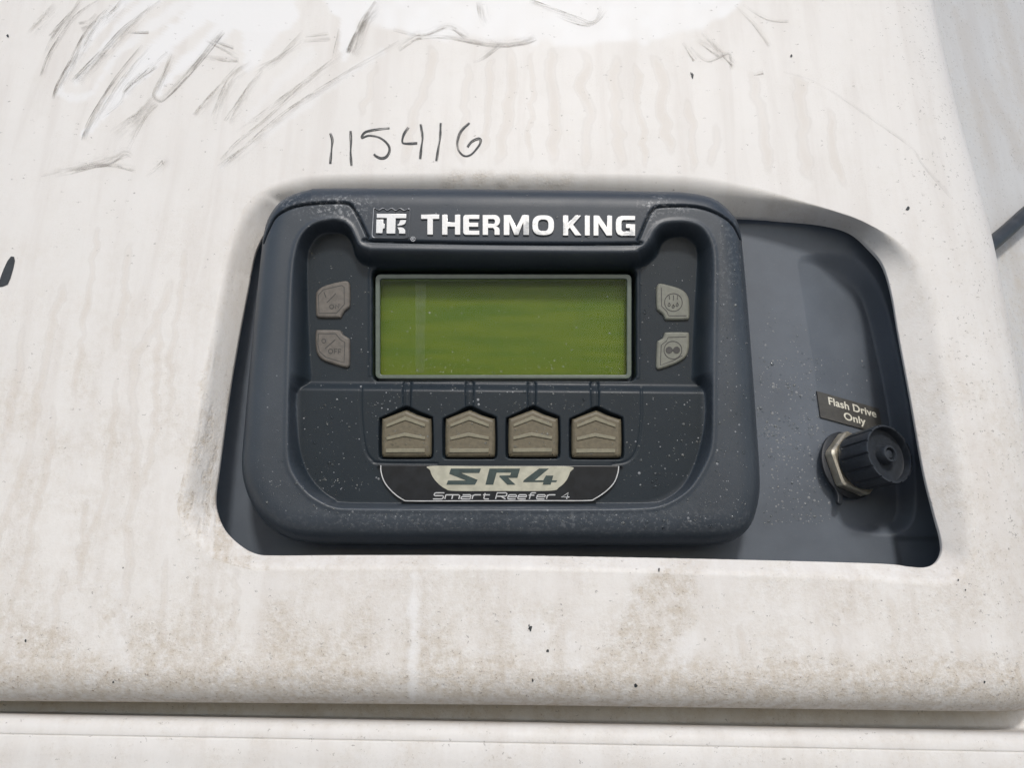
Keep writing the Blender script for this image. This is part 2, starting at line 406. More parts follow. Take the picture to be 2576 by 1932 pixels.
# ------------------------------------------------------------------ the white door with its scooped opening
HOLE = [(724, 541, .011), (800, 525, .012), (1288, 528, .013), (1850, 546, .0135), (1960, 552, .0135), (2070, 562, .013), (2140, 582, .012), (2188, 624, .010),
        (2222, 668, .009), (2243, 740, .008), (2260, 840, .0095), (2290, 1000, .0095), (2322, 1180, .0095), (2348, 1285, .009), (2366, 1350, .008),
        (2369, 1388, .008), (2354, 1416, .007), (2325, 1428, .007), (2285, 1426, .006), (2200, 1418, .005), (1800, 1407, .005), (1300, 1398, .005), (900, 1397, .005),
        (700, 1398, .005), (645, 1394, .006), (603, 1371, .007), (566, 1334, .008), (547, 1291, .0115), (542, 1250, .012), (551, 1180, .012), (575, 1000, .0115), (600, 850, .011),
        (625, 720, .0105), (630, 690, .0105), (645, 628, .0095), (676, 574, .010)]
CREST = [(642, 490), (714, 453), (800, 438), (1000, 434), (1400, 434), (1720, 440), (1860, 462), (2000, 500), (2140, 545), (2250, 600), (2335, 680), (2382, 770), (2402, 880),
         (2425, 1020), (2448, 1180), (2462, 1300), (2462, 1390), (2440, 1450), (2380, 1478), (2250, 1470), (1800, 1450), (1300, 1438), (900, 1437), (680, 1437), (600, 1428),
         (520, 1395), (468, 1345), (446, 1285), (450, 1240), (472, 1140), (503, 980), (528, 830), (548, 710), (570, 622), (594, 552)]
EDGE_R = [(2290, -420), (2310, -160), (2335, 0), (2400, 300), (2450, 480), (2490, 640), (2530, 850), (2560, 1020), (2590, 1250), (2610, 1500), (2622, 1790), (2625, 1900)]
EDGE_B = [(-700, 1757), (0, 1764), (1288, 1774), (2576, 1792), (2700, 1794)]
DR, RB = .024, .017
e3 = on_y(spline(EDGE_R, 8, False), DR); b3_ = on_y(EDGE_B, RB)
_o = np.argsort(e3[:, 2])
def edge_x(z): return np.interp(z, e3[_o, 2], e3[_o, 0])
def edge_z(x): return np.interp(x, b3_[:, 0], b3_[:, 2])
def door_y(x, z):
    dr = np.clip(1 - (edge_x(z) - x) / .050, 0, 1); db = np.clip(1 - (z - edge_z(x)) / RB, 0, 1)
    return DR * (1 - np.sqrt(1 - np.minimum(dr ** 2.4, 1))) + RB * (1 - np.sqrt(1 - np.minimum(db ** 2, 1)))
def on_door(p, lift=.00018):
    q = on_y(p, 0.0)
    for _ in range(3): q = on_y(p, door_y(q[:, 0], q[:, 2]))
    q[:, 1] -= lift; return q
NA = 1150
ang = np.linspace(0, 2 * math.pi, NA, endpoint=False)
ctr = np.array([1400., 960.])
def polar(P, vals=None):
    P = np.asarray(P, float); q = P[:, :2] - ctr
    a = np.arctan2(q[:, 1], q[:, 0]) % (2 * math.pi); r = np.hypot(q[:, 0], q[:, 1]); o = np.argsort(a)
    rr = np.interp(ang, a[o], r[o], period=2 * math.pi)
    out = ctr + rr[:, None] * np.stack([np.cos(ang), np.sin(ang)], -1)
    if P.shape[1] > 2: return out, np.interp(ang, a[o], P[o, 2], period=2 * math.pi)
    return out
hp, hd = polar(spline(HOLE, 14)); cp = polar(spline(CREST, 14))
K0 = on_y(hp, hd); K1 = on_y(cp, 0.0)
# outer outline, in door coordinates: left and top run out of the picture
XL, ZT = -.40, .36
zz = np.linspace(ZT, edge_z(.2), 160)
outl = np.concatenate([np.stack([edge_x(zz), zz], -1),
                       np.stack([np.linspace(edge_x(edge_z(.2)), XL, 200), edge_z(np.linspace(edge_x(edge_z(.2)), XL, 200))], -1)[1:],
                       np.stack([np.full(60, XL), np.linspace(edge_z(XL), ZT, 60)], -1)[1:],
                       np.stack([np.linspace(XL, edge_x(ZT), 200), np.full(200, ZT)], -1)[1:-1]])
c0w = on_y([ctr], 0.0)[0]
qa = np.arctan2(-(outl[:, 1] - c0w[2]), outl[:, 0] - c0w[0]) % (2 * math.pi); qr = np.hypot(outl[:, 0] - c0w[0], outl[:, 1] - c0w[2])
ka = np.arctan2(-(K1[:, 2] - c0w[2]), K1[:, 0] - c0w[0]) % (2 * math.pi)
o = np.argsort(qa); kr = np.interp(ka, qa[o], qr[o], period=2 * math.pi)
K2 = np.stack([c0w[0] + kr * np.cos(ka), np.zeros(NA), c0w[2] - kr * np.sin(ka)], -1)
rows = []
lip = K0.copy(); lip[:, 1] += .0025; lip[:, [0, 2]] += (K1 - K0)[:, [0, 2]] * .03; rows.append(lip)
NS, NO, aa = 44, 250, .46
def prof(t): return np.where(t < aa, t * t / (2 * aa), t - aa / 2) / (1 - aa / 2)
for s in np.linspace(0, 1, NS):
    P = K0 + (K1 - K0) * s; P[:, 1] = hd * prof(np.array(1 - s)) + door_y(P[:, 0], P[:, 2]) ; rows.append(P)
for s in (np.linspace(0, 1, NO + 1)[1:]):
    s2 = s ** .85; P = K1 + (K2 - K1) * s2; P[:, 1] = door_y(P[:, 0], P[:, 2]); rows.append(P)
for k in (.006, .02, .035):
    P = rows[-1].copy() if k == .006 else rows[-1].copy(); P[:, 1] = np.maximum(P[:, 1], .016) + k * .6; rows.append(P)
V = np.concatenate(rows); px = to_px(V); X, Y = px[:, 0], px[:, 1]
# --- where the dirt lies
n_a = vnoise(X / 28, Y / 28, 1); n_b = vnoise(X / 9, Y / 9, 2); n_c = vnoise(X / 70, Y / 70, 3)
clean = ss((np.interp(X, [780, 850, 950, 1080, 1180, 1300, 1450, 1600, 1700, 1780, 1850, 1920], [-30, 40, 70, 92, 98, 102, 112, 108, 90, 65, 20, -60]) + (n_a - .5) * 22 - Y) / 22 + .5) * (.65 + .35 * n_a)
for P, wd, amt in (([(600, -40), (470, 60), (330, 200), (250, 300), (212, 335)], 26, .95), ([(560, -40), (430, 30), (300, 130), (220, 240), (150, 235)], 13, .7),
                   ([(330, -20), (230, 90), (165, 190), (146, 235)], 13, .9), ([(620, 20), (520, 110), (430, 190), (400, 232)], 20, .9),
                   ([(420, -30), (310, 60), (230, 160), (190, 205)], 14, .8), ([(700, -30), (660, 60), (630, 160)], 46, .8), ([(880, -10), (872, 90), (865, 150)], 22, .85),
                   ([(780, 130), (700, 210), (620, 300)], 14, .35), ([(960, 130), (800, 240), (640, 360), (560, 420)], 10, .5), ([(560, -30), (720, 40)], 80, .9),
                   ([(1040, 1450), (1042, 1600), (1036, 1755)], 15, .75), ([(1436, 1600), (1450, 1700)], 22, .35),
                   ([(232, 1675), (230, 1730)], 5, .7), ([(585, 1650), (578, 1745)], 13, .5), ([(300, 1480), (310, 1700)], 22, .35), ([(1310, 1575), (1360, 1600)], 40, .35), ([(1730, 1600), (1700, 1700)], 34, .35)):
    Q = resample(spline(P, 6, False), 60); kx = (X > Q[:, 0].min() - 110) & (X < Q[:, 0].max() + 110) & (Y > Q[:, 1].min() - 110) & (Y < Q[:, 1].max() + 110); val = np.zeros(kx.sum())
    for i_, q_ in enumerate(Q):
        t_ = i_ / 59; wt = wd * (1.15 - .75 * t_ * t_) if Y is not None and P[0][1] < 600 else wd * (.5 + .6 * math.sin(math.pi * (.1 + .8 * t_)))
        val = np.maximum(val, ss((wt - np.hypot(X[kx] - q_[0], Y[kx] - q_[1]) + (n_b[kx] - .5) * 8 + (n_a[kx] - .5) * 10) / (10 if P[0][1] < 600 else 26) + .4))
    clean[kx] = np.maximum(clean[kx], amt * val)
drip = np.zeros(len(X))
for P, wd in (([(1080, 105), (1090, 150), (1060, 240), (1030, 320), (1010, 420)], 11), ([(1176, 150), (1172, 250), (1165, 330), (1160, 430)], 10), ([(1290, 105), (1285, 220), (1275, 300), (1250, 430)], 12),
              ([(1390, 108), (1388, 250), (1395, 330), (1380, 430)], 13), ([(1446, 108), (1482, 165), (1462, 215), (1486, 280), (1470, 430)], 12), ([(1545, 125), (1545, 230), (1552, 300), (1562, 430)], 13),
              ([(1630, 130), (1668, 190), (1668, 290), (1690, 400)], 12), ([(1890, 170), (1905, 250), (1925, 340), (1932, 440)], 13), ([(1805, 300), (1790, 430)], 11), ([(2010, 180), (2020, 320), (2035, 460)], 14),
              ([(165, 700), (130, 820), (105, 950), (85, 1060), (60, 1180), (20, 1290), (-10, 1380)], 10), ([(425, 690), (400, 800), (345, 900), (338, 1050), (346, 1180), (322, 1300), (325, 1440), (300, 1540), (325, 1640)], 11),
              ([(412, 800), (398, 900), (392, 1040), (380, 1150), (355, 1240)], 8), ([(292, 930), (285, 1080), (265, 1230), (232, 1330), (200, 1450)], 7), ([(140, 1000), (125, 1150), (90, 1290), (60, 1450), (30, 1530)], 8),
              ([(590, 1420), (596, 1500), (585, 1580), (580, 1640)], 8), ([(215, 1250), (200, 1400), (190, 1500)], 6), ([(250, 560), (225, 700), (205, 860), (180, 1010)], 7), ([(330, 600), (310, 760), (280, 900)], 9), ([(60, 800), (40, 960), (5, 1120)], 9),
              ([(470, 620), (450, 760), (430, 900), (425, 1050)], 7), ([(1235, 130), (1228, 260), (1215, 400)], 8), ([(1335, 120), (1338, 260), (1325, 420)], 7), ([(1600, 150), (1610, 280), (1622, 430)], 8), ([(1730, 240), (1742, 340), (1738, 440)], 9),
              ([(950, 150), (930, 230), (905, 300)], 9), ([(2080, 260), (2100, 380), (2130, 480)], 10), ([(700, 440), (660, 470)], 5), ([(160, 1420), (140, 1560), (120, 1680)], 9), ([(420, 1380), (415, 1500), (400, 1640)], 8), ([(500, 1440), (495, 1560), (490, 1700)], 7),
              ([(2230, 1480), (2250, 1600), (2265, 1720)], 9), ([(2100, 1540), (2110, 1650), (2105, 1730)], 8), ([(2400, 1560), (2420, 1700)], 10), ([(1860, 1560), (1870, 1700)], 9)):
    Q = spline(P, 10, False); Q[:, 0] += (vnoise(Q[:, 1] / 24, Q[:, 1] * 0 + P[0][0], 5) - .5) * 16
    d = line_dist(Q, X, Y, 40) + (n_b - .5) * 5
    fade = ss((Y - P[0][1]) / 60 + .2) * ss((P[-1][1] - Y) / 90 + .25)
    drip = np.maximum(drip, fade * (.45 + .75 * n_c) * np.clip(1.2 - d / (wd * 1.3), 0, 1))
grime = 1.05 * ss((Y - 1625) / 95) * (.55 + .8 * n_c) + .5 * ss((Y - 1480) / 160) * n_c * ss((1900 - X) / 300)
grime += .25 * ss((Y - 1380) / 200) * n_c * ss((1200 - X) / 500)
grime += .42 * ss((Y - 350) / 900) * (.25 + n_c * .9) + .10 * n_c
grime = np.maximum(grime, 1.1 * ss((150 - np.hypot((X - 1650) * 1.15 - (Y - 1560) * -.35, (Y - 1570) * .75)) / 70) * (.45 + .8 * n_a))
grime = np.maximum(grime, .60 * ss((60 - np.hypot((X - 1720) * .7, (Y - 1425) * 1.3)) / 40))
# run-off held in the scoop, strongest at its lower left
hs = sdf(spline(HOLE, 6)[:, :2], X, Y); cs = sdf(spline(CREST, 6), X, Y)
inscoop = (cs > 0) & (hs <= 2)
lowleft = ss((Y - 700) / 500) * ss((760 - X) / 120)
runs = .6 * vnoise((X + Y * .14) / 22 + n_a * .8, Y / 90, 8) + .4 * vnoise((X + Y * .14) / 8 + n_b * .5, Y / 60, 12)
grime = np.maximum(grime, inscoop * lowleft * (.42 + .95 * ss((runs - .38) * 3)))
grime = np.maximum(grime, inscoop * .42 * ss((760 - X) / 120) * runs)
grime = np.maximum(grime, .5 * ss((36 - np.abs(Y - 455)) / 22) * ss((X - 1000) / 160) * ss((1560 - X) / 160) * n_a * 1.5)
grime = np.maximum(grime, .35 * inscoop * ss((X - 1850) / 100) * n_a * ss((760 - Y) / 100))
grime = np.clip(grime * (1 - .9 * clean), 0, 1)
speck = np.clip(.02 + ss((X - np.interp(Y, [0, 400, 1000, 1700], [2100, 2180, 2240, 2380])) / 260) + .35 * ss((Y - 1430) / 200), 0, 1)
Fd = grid_faces(len(rows), NA, wrap=True)[:, ::-1]
door = put(bpy.data.objects.new('door_panel', np_mesh('door_panel', V, Fd, M_door, attrs=dict(clean=clean, drip=drip, grime=grime, speck=speck))),
           label='weathered white moulded door with scooped opening around the dark controller', cat='door')

def door_ribbon(name, P, wpx, mat, ink=None, lift=.00018, n=70, **kw):
    Q = resample(spline(P, 8, False), n); t = np.linspace(0, 1, n)
    wv = np.asarray(wpx(t) if callable(wpx) else np.full(n, wpx)); iv = np.asarray(ink(t) if callable(ink) else np.full(n, 1.0 if ink is None else ink))
    G, F, uv = ribbon_np(Q, wv, 7); W = on_door(G, lift)
    uv = uv.copy(); uv[:, 0] = uv[:, 0] * .0002 + rng.random()
    return put(bpy.data.objects.new(name, np_mesh(name, W, F, mat, attrs=dict(ink=np.repeat(iv, 7)), uv=uv)), door, **kw)
# handwritten 115416
up_ = lambda t: .75 + .5 * np.sin(t * 2.6)
for name, strokes in (('handwritten_digit', [[(831, 335), (836, 352), (834, 375), (831, 412)]]), ('handwritten_digit', [[(882, 329), (883, 355), (882, 385), (885, 417)]]),
                      ('handwritten_digit', [[(980, 322), (945, 326), (918, 333), (910, 347), (928, 341), (955, 346), (975, 362), (980, 378), (972, 394), (958, 398), (945, 392), (941, 387)]]),
                      ('handwritten_digit', [[(1028, 320), (1016, 338), (1012, 356), (1020, 361), (1050, 360)], [(1058, 312), (1063, 345), (1060, 372), (1057, 400)]]),
                      ('handwritten_digit', [[(1109, 309), (1107, 345), (1102, 378), (1098, 405)]]),
                      ('handwritten_digit', [[(1181, 309), (1160, 330), (1151, 355), (1154, 378), (1168, 392), (1186, 388), (1205, 366), (1209, 352), (1202, 349), (1186, 357), (1176, 370)]])):
    for i, st_ in enumerate(strokes):
        door_ribbon('handwritten_digit' if i == 0 else 'digit_stroke', st_, lambda t: 6.8 + 1.4 * np.sin(t * 9), M_pencil, up_, label='pencilled digit of the handwritten number' if i == 0 else None)
# finger wipes: dark rims of pushed dirt
for P, wd, mt, ik in ((c0([(455, 0), (400, 80), (340, 150), (288, 212)]), 7, M_smear, .8), (c0([(560, 0), (420, 100), (330, 230), (275, 330), (240, 430)]), 6, M_smear, .75),
                      (c0([(600, 60), (490, 180), (395, 365), (335, 480), (315, 555)]), 7, M_smear, 1), (c0([(900, 10), (700, 160), (590, 280), (500, 370), (410, 465)]), 7, M_smear, .7),
                      (c0([(800, 255), (680, 400), (570, 570), (500, 700), (474, 785)]), 6, M_smear, 1), (c0([(960, 295), (930, 390), (880, 490), (866, 535), (890, 550), (930, 520), (1010, 440), (1120, 310), (1235, 165)]), 7, M_smear, .85),
                      (c0([(710, 175), (830, 172)]), 4, M_smear, .8), (c0([(1345, 360), (1200, 530), (1095, 655)]), 9, M_smear_faint, .8), (c0([(1470, 395), (1400, 490), (1340, 590), (1275, 690)]), 10, M_smear_faint, 1),
                      (c0([(2110, 20), (2045, 120), (1995, 240), (1968, 310)]), 13, M_smear, .75), (c0([(2230, 240), (1900, 440), (1600, 640), (1380, 830), (1228, 948)]), 9, M_smear_faint, .9),
                      (c0([(1850, 340), (1700, 470), (1500, 660), (1330, 800), (1240, 900)]), 6, M_smear_faint, .8), (c0([(1690, 222), (1840, 208)]), 5, M_smear_faint, 1), (c0([(1700, 197), (1830, 180)]), 4, M_smear_faint, 1),
                      (c0([(1180, 218), (1305, 262)]), 4, M_smear, .7), (c0([(1110, 300), (1200, 316), (1330, 320)]), 7, M_smear_faint, 1), (c0([(225, 968), (350, 938), (450, 920), (600, 895), (690, 838), (745, 852)]), 8, M_smear, .5),
                      (c0([(415, 942), (600, 908), (760, 937)]), 6, M_smear_faint, 1), (c0([(560, 640), (660, 560), (700, 470), (860, 350)]), 8, M_smear_faint, .8), (c0([(700, 830), (790, 640), (860, 560)]), 9, M_smear_faint, .8),
                      (c0([(600, 290), (540, 360), (440, 460)]), 10, M_smear_faint, .7), (c0([(560, 90), (520, 150), (460, 180)]), 16, M_smear, .5), (c0([(940, 300), (900, 330), (800, 430), (700, 530)]), 7, M_smear_faint, .8),
                      ([(990, 70), (1060, 82), (1130, 62), (1180, 92)], 7, M_smear_faint, 1), ([(1155, 92), (1200, 100), (1260, 106), (1310, 100), (1346, 88)], 9, M_smear, .55), ([(1188, 152), (1215, 140), (1255, 106)], 7, M_smear, .6),
                      ([(1000, 122), (1040, 90), (1060, 84)], 9, M_smear_faint, 1), ([(1508, 15), (1512, 30), (1500, 55), (1480, 60), (1450, 48), (1330, 5)], 6, M_smear_faint, .8), ([(1720, 105), (1752, 150)], 6, M_smear_faint, 1), ([(1768, 78), (1800, 110), (1850, 160)], 7, M_smear_faint, .9),
                      ([(1850, 10), (1900, 60), (1940, 115)], 5, M_smear_faint, .7), ([(1870, 10), (1930, 45), (1985, 50)], 4, M_smear_faint, .8), ([(1970, 178), (2040, 198), (2120, 245), (2200, 300), (2290, 365), (2330, 420), (2400, 500)], 4, M_smear_faint, .4), ([(1895, 185), (1920, 179)], 5, M_smear_faint, 1),
                      ([(1740, 260 - 145), (1780, 150), (1835, 130), (1845, 175)], 5, M_smear_faint, .9)):
    door_ribbon('dirt_smear', P, (lambda w_: lambda t: w_ * (2.4 + 1.4 * t))(wd), mt, (lambda k_: lambda t: k_ * np.minimum(1, .25 + t * 1.6) * np.minimum(1, (1 - t) * 14 + .15))(ik))
# streaky broad wipes
for P, wd in ((c0([(480, 0), (380, 120), (300, 230), (260, 330)]), 26), (c0([(640, 40), (520, 200), (420, 380), (350, 500)]), 28), (c0([(860, 30), (700, 200), (560, 350), (440, 470)]), 26), (c0([(860, 260), (700, 440), (580, 620), (500, 750)]), 24),
              (c0([(980, 300), (930, 420), (880, 540)]), 26), (c0([(1250, 170), (1080, 380), (930, 540)]), 20), (c0([(2120, 10), (2050, 130), (1980, 320)]), 36), (c0([(1900, 150), (1860, 330)]), 16), (c0([(1700, 230), (1500, 370), (1420, 420)]), 22), (c0([(1150, 200), (1340, 310)]), 26),
              (c0([(720, 0), (640, 90), (560, 140)]), 40), (c0([(1700, 180), (1560, 330), (1440, 390)]), 26), (c0([(300, 950), (500, 900), (720, 830)]), 40), (c0([(850, 880), (930, 900), (820, 1000)]), 30), ([(1000, 100), (1100, 84), (1250, 108), (1350, 90)], 26), ([(1400, 30), (1480, 55), (1520, 20)], 26), ([(880, 130), (760, 220), (600, 340)], 30),
              (c0([(330, 40), (240, 140), (180, 210)]), 46), (c0([(900, 560), (780, 680), (640, 780)]), 60), (c0([(1420, 360), (1300, 470), (1200, 700)]), 46), ([(960, 30), (905, 90), (885, 140)], 34), ([(1215, 0), (1222, 40), (1232, 60)], 40), ([(1760, 90), (1830, 140)], 40)):
    door_ribbon('dirt_smear', P, wd, M_smear_faint, lambda t: .75 * np.sin(np.pi * np.clip(t, .02, .98)), lift=.00012)
def door_patch(name, P, mat, label=None, lift=.0002):
    W = on_door(P, lift); n = len(W); c = W.mean(0)
    return bm_obj(name, np.vstack([W, c]), [(i, (i + 1) % n, n) for i in range(n)], mat, door, label=label)
door_patch('black_mark', [(-6, 723), (8, 721), (20, 716), (27, 700), (34, 676), (38, 656), (36, 646), (28, 645), (19, 657), (10, 676), (2, 697), (-3, 712)], M_black, 'black slanted painted mark at the left of the door')
for x, y, r in ((1334, 1581, 8), (1331, 1574, 4), (1742, 190, 7), (1738, 184, 4), (1990, 140, 5), (2283, 525, 6), (20, 90, 4), (65, 1613, 5), (1340, 1712, 5), (1599, 1725, 5), (2410, 1460, 3), (2428, 1485, 3), (285, 1717, 3), (310, 1429, 2.5), (1377, 1638, 5), (1658, 1434, 5), (2476, 1717, 3)):
    t = np.linspace(0, 2 * math.pi, 11, endpoint=False); rr = r * (.6 + .6 * rng.random(11)); sq = .5 + rng.random()
    door_patch('paint_chip', np.stack([x + rr * np.cos(t) * sq * .7, y + rr * np.sin(t)], -1), M_black)

# ------------------------------------------------------------------ unseen ground, added far below to bounce light onto downward faces
gm_ = plain('pale bounce concrete', (.36, .35, .33), .9, var=.15, scale=1.5, bump=.1, bscale=40)
gg = bm_obj('bounce_ground', [(-60, -60, -1.95), (60, -60, -1.95), (60, 60, -1.95), (-60, 60, -1.95)], [(0, 1, 2, 3)], gm_, kind='structure')

# ------------------------------------------------------------------ panel under the door
prof_l = [(1680, 1680, .060), (1735, 1735, .036), (1745, 1745, .0355), (1788, 1826, .0350), (1791, 1833, .0340), (1793, 1838, .0290), (1795, 1841, .020), (1797, 1843, .0155), (1799, 1845, .0125), (1803, 1849, .0105), (1810, 1856, .0090),
          (1824, 1870, .0078), (1843, 1888, .0072), (1846.5, 1892, .0073), (1848, 1893.5, .0077), (1849.5, 1895, .0073), (1853, 1899, .0070), (1900, 1945, .0070), (2000, 2050, .0070), (2200, 2250, .0072)]
xs = np.linspace(-700, 3300, 260); VV = []
for l, r_, yy in prof_l:
    py = l + (r_ - l) * xs / 2576.0; VV.append(on_y(np.stack([xs, py], -1), yy))
VV = np.concatenate(VV); q = to_px(VV); nn = vnoise(q[:, 0] / 60, q[:, 1] / 12, 9)
row = np.repeat(np.arange(len(prof_l)), len(xs))
gr = np.where(row < 8, .7 * nn + .2, .42 * nn)
put(bpy.data.objects.new('lower_panel', np_mesh('lower_panel', VV, grid_faces(len(prof_l), len(xs))[:, ::-1], M_lower, attrs=dict(grime=gr, speck=np.full(len(VV), .15), drip=.22 * ss((vnoise(q[:, 0] / 26, q[:, 1] / 300, 21) - .62) * 6), clean=.25 * vnoise(q[:, 0] / 200, q[:, 1] / 90, 4)))),
    label='white lower body panel below the dark horizontal gap under the door', cat='panel')

# ------------------------------------------------------------------ side skin beyond the door's right edge, with the cable
sa = R(22); so = np.array([.245, .060, 0]); sd = np.array([math.cos(sa), math.sin(sa), 0])
gs, gz = np.meshgrid(np.linspace(-.03, .34, 180), np.linspace(-.26, .40, 200))
VS = so + gs[..., None] * sd + gz[..., None] * np.array([0, 0, 1.0]); VS[..., 1] += .0006 * np.sin(gz * 40 + gs * 9)
VS = VS.reshape(-1, 3); q = to_px(VS)
dripS = np.zeros(len(VS))
for P, wd in (([(2420, 60), (2445, 150), (2490, 240), (2540, 330), (2570, 420)], 15), ([(2400, 20), (2440, 180), (2470, 330), (2500, 420)], 10), ([(2510, -20), (2545, 120), (2580, 240)], 16), ([(2540, 560), (2565, 700), (2600, 860)], 14)):
    dripS = np.maximum(dripS, np.clip(1.1 - (line_dist(spline(P, 8, False), q[:, 0], q[:, 1], 60) + 8 * (vnoise(q[:, 0] / 9, q[:, 1] / 9, 6) - .5)) / (wd * 1.3), 0, 1))
grS = .30 * vnoise(q[:, 0] / 45, q[:, 1] / 90, 31) + .35 * ss((q[:, 1] - 560 + (q[:, 0] - 2520)) / 60) * vnoise(q[:, 0] / 20, q[:, 1] / 20, 3)
put(bpy.data.objects.new('side_skin', np_mesh('side_skin', VS, grid_faces(200, 180), M_side, attrs=dict(drip=dripS, grime=grS, speck=np.full(len(VS), .95), clean=np.zeros(len(VS))))),
    label='pale grey weathered body side behind the right edge of the door', cat='panel')
def side_pt(p, off):
    nrm = np.array([sd[1], -sd[0], 0]); d = rays([p])[0]; t = ((so + nrm * off - CAM) @ nrm) / (d @ nrm); return CAM + d * t
crv = bpy.data.curves.new('cable', 'CURVE'); crv.dimensions = '3D'; crv.bevel_depth = .0048; crv.bevel_resolution = 5
sp_ = crv.splines.new('BEZIER'); cpts = [((2380, 712), .010), ((2462, 640), .0085), ((2530, 583), .008), ((2600, 522), .010), ((2760, 420), .02)]
sp_.bezier_points.add(len(cpts) - 1)
for b_, (p, of) in zip(sp_.bezier_points, cpts): b_.co = side_pt(p, of); b_.handle_left_type = b_.handle_right_type = 'AUTO'
ob = bpy.data.objects.new('tmp', crv); col.objects.link(ob); bpy.context.view_layer.update()
me = bpy.data.meshes.new_from_object(ob.evaluated_get(bpy.context.evaluated_depsgraph_get())); bpy.data.objects.remove(ob)
me.polygons.foreach_set('use_smooth', np.ones(len(me.polygons), bool)); me.materials.clear(); me.materials.append(M_cable)
put(bpy.data.objects.new('cable', me), label='thick black cable running up along the grey body side at right', cat='cable')

# ------------------------------------------------------------------ back plate inside the opening, with the sunk bay for the port
lo = pl([(500, 1500), (500, 470)]).min(0); hi = pl([(2460, 470), (2460, 1500)]).max(0)
st_ = .0006; ga = np.arange(lo[0], hi[0], st_); gb = np.arange(lo[1], hi[1], st_); A, B = np.meshgrid(ga, gb)
cr = pl([(2005, 655), (2105, 1300)]); TAN = math.tan(R(15)); mcr = (cr[1, 0] - cr[0, 0]) / (cr[1, 1] - cr[0, 1])
def bay_h(a, b): return -TAN * (a - (cr[0, 0] + mcr * (b - cr[0, 1])))
BO = pl(spline([(2003, 655), (2035, 637), (2090, 632), (2146, 640), (2196, 690), (2230, 760), (2252, 850), (2278, 980), (2296, 1100), (2306, 1230), (2298, 1312), (2250, 1348), (2160, 1342), (2108, 1318), (2085, 1200), (2068, 1080), (2050, 950), (2034, 840), (2018, 740)], 6))
nb = np.array([TAN, -TAN * mcr, 1.0]); nb /= np.linalg.norm(nb)
def bay_pt(p):
    """plate-frame point of the bay floor at photograph pixel p"""
    d = rays(p); o_ = CAM - PO; dl = np.stack([d @ PX_, d @ PU, d @ PN], -1); ol = np.array([o_ @ PX_, o_ @ PU, o_ @ PN])
    p0 = np.array([cr[0, 0], cr[0, 1], 0.0]); tt = ((p0 - ol) @ nb) / (dl @ nb); return ol + dl * tt[:, None]
BF = bay_pt(spline([(2008, 668), (2060, 674), (2120, 702), (2158, 742), (2180, 795), (2200, 880), (2226, 1000), (2244, 1130), (2254, 1240), (2250, 1296), (2226, 1316), (2180, 1318), (2122, 1308), (2106, 1290), (2088, 1200), (2072, 1080), (2054, 950), (2038, 840), (2022, 740)], 6))[:, :2]
d_o, d_f = sdf(BO, A, B, .02), sdf(BF, A, B, .03)
t = np.where(d_f > 0, 1, np.clip(d_o / np.maximum(d_o - d_f, 1e-9), 0, 1)); HP = np.minimum(bay_h(A, B), 0) * ss(t) * (d_o > 0)
# the plate dishes away below the bay and rolls up at its far right side
fold = pl([(2235, 1345), (2252, 1425)]); HP -= .0022 * ss((A - (fold[0, 0] + (fold[1, 0] - fold[0, 0]) * (fold[0, 1] - B) / (fold[0, 1] - fold[1, 1]))) / .006) * ss((fold[0, 1] - B) / .004)
VP = np.stack([A, B, HP], -1).reshape(-1, 3)
plate = put(bpy.data.objects.new('mounting_plate', np_mesh('mounting_plate', VP, grid_faces(len(gb), len(ga)), M_plate)),
            label='charcoal plastic backing plate with a sunken bay, inside the door opening', cat='plate')
plate.matrix_world = PLATE_M

# sticker
LB = bay_pt(c7([(62, 168), (822, 383), (848, 560), (860, 690), (108, 490)]))
L0, LX, LY = LB[0], LB[1] - LB[0], LB[4] - LB[0]
lw, lh = np.linalg.norm(LX), np.linalg.norm(LY); ex = LX / lw; ey = -LY / lh; ey = ey - ex * (ey @ ex) * 0.0
def lab(u, v, h): return L0 + LX * u + LY * v + nb * h
sticker = empty('sticker', PLATE_M, label='grey sticker reading Flash Drive Only above the capped port', cat='sticker')
cor = [(.0, .0), (1, 0), (1, 1), (0, 1)]
Vb = [lab(u, v, .00012) for u, v in cor] + [lab(u, v, .00080) for u, v in cor]
bm_obj('backing', Vb, [(3, 2, 1, 0), (4, 5, 6, 7)] + [(i, (i + 1) % 4, 4 + (i + 1) % 4, 4 + i) for i in range(4)], M_sticker, sticker)
for txt, u0, v0, u1, v1 in (('Flash Drive', .165, .10, .935, .46), ('Only', .385, .53, .735, .885)):
    cu = bpy.data.curves.new('lettering', 'FONT'); cu.body = txt; cu.size = 1; cu.offset = .020; cu.extrude = .004; cu.align_x = 'LEFT'; cu.space_character = 1.02
    ob = bpy.data.objects.new('tmp', cu); col.objects.link(ob); bpy.context.view_layer.update()
    me = bpy.data.meshes.new_from_object(ob.evaluated_get(bpy.context.evaluated_depsgraph_get())); bpy.data.objects.remove(ob)
    co = np.array([v.co for v in me.vertices]); x0, x1 = co[:, 0].min(), co[:, 0].max(); capy = .73
    for v in me.vertices:
        u = u0 + (u1 - u0) * (v.co.x - x0) / (x1 - x0); ydown = 1 - v.co.y / capy
        vv = v0 + (v1 - v0) * ydown * .82
        v.co = Vector(lab(u, vv, .00090 + v.co.z * .01))
    me.materials.clear(); me.materials.append(M_cream_ink); put(bpy.data.objects.new('lettering', me), sticker, label='cream words ' + txt)

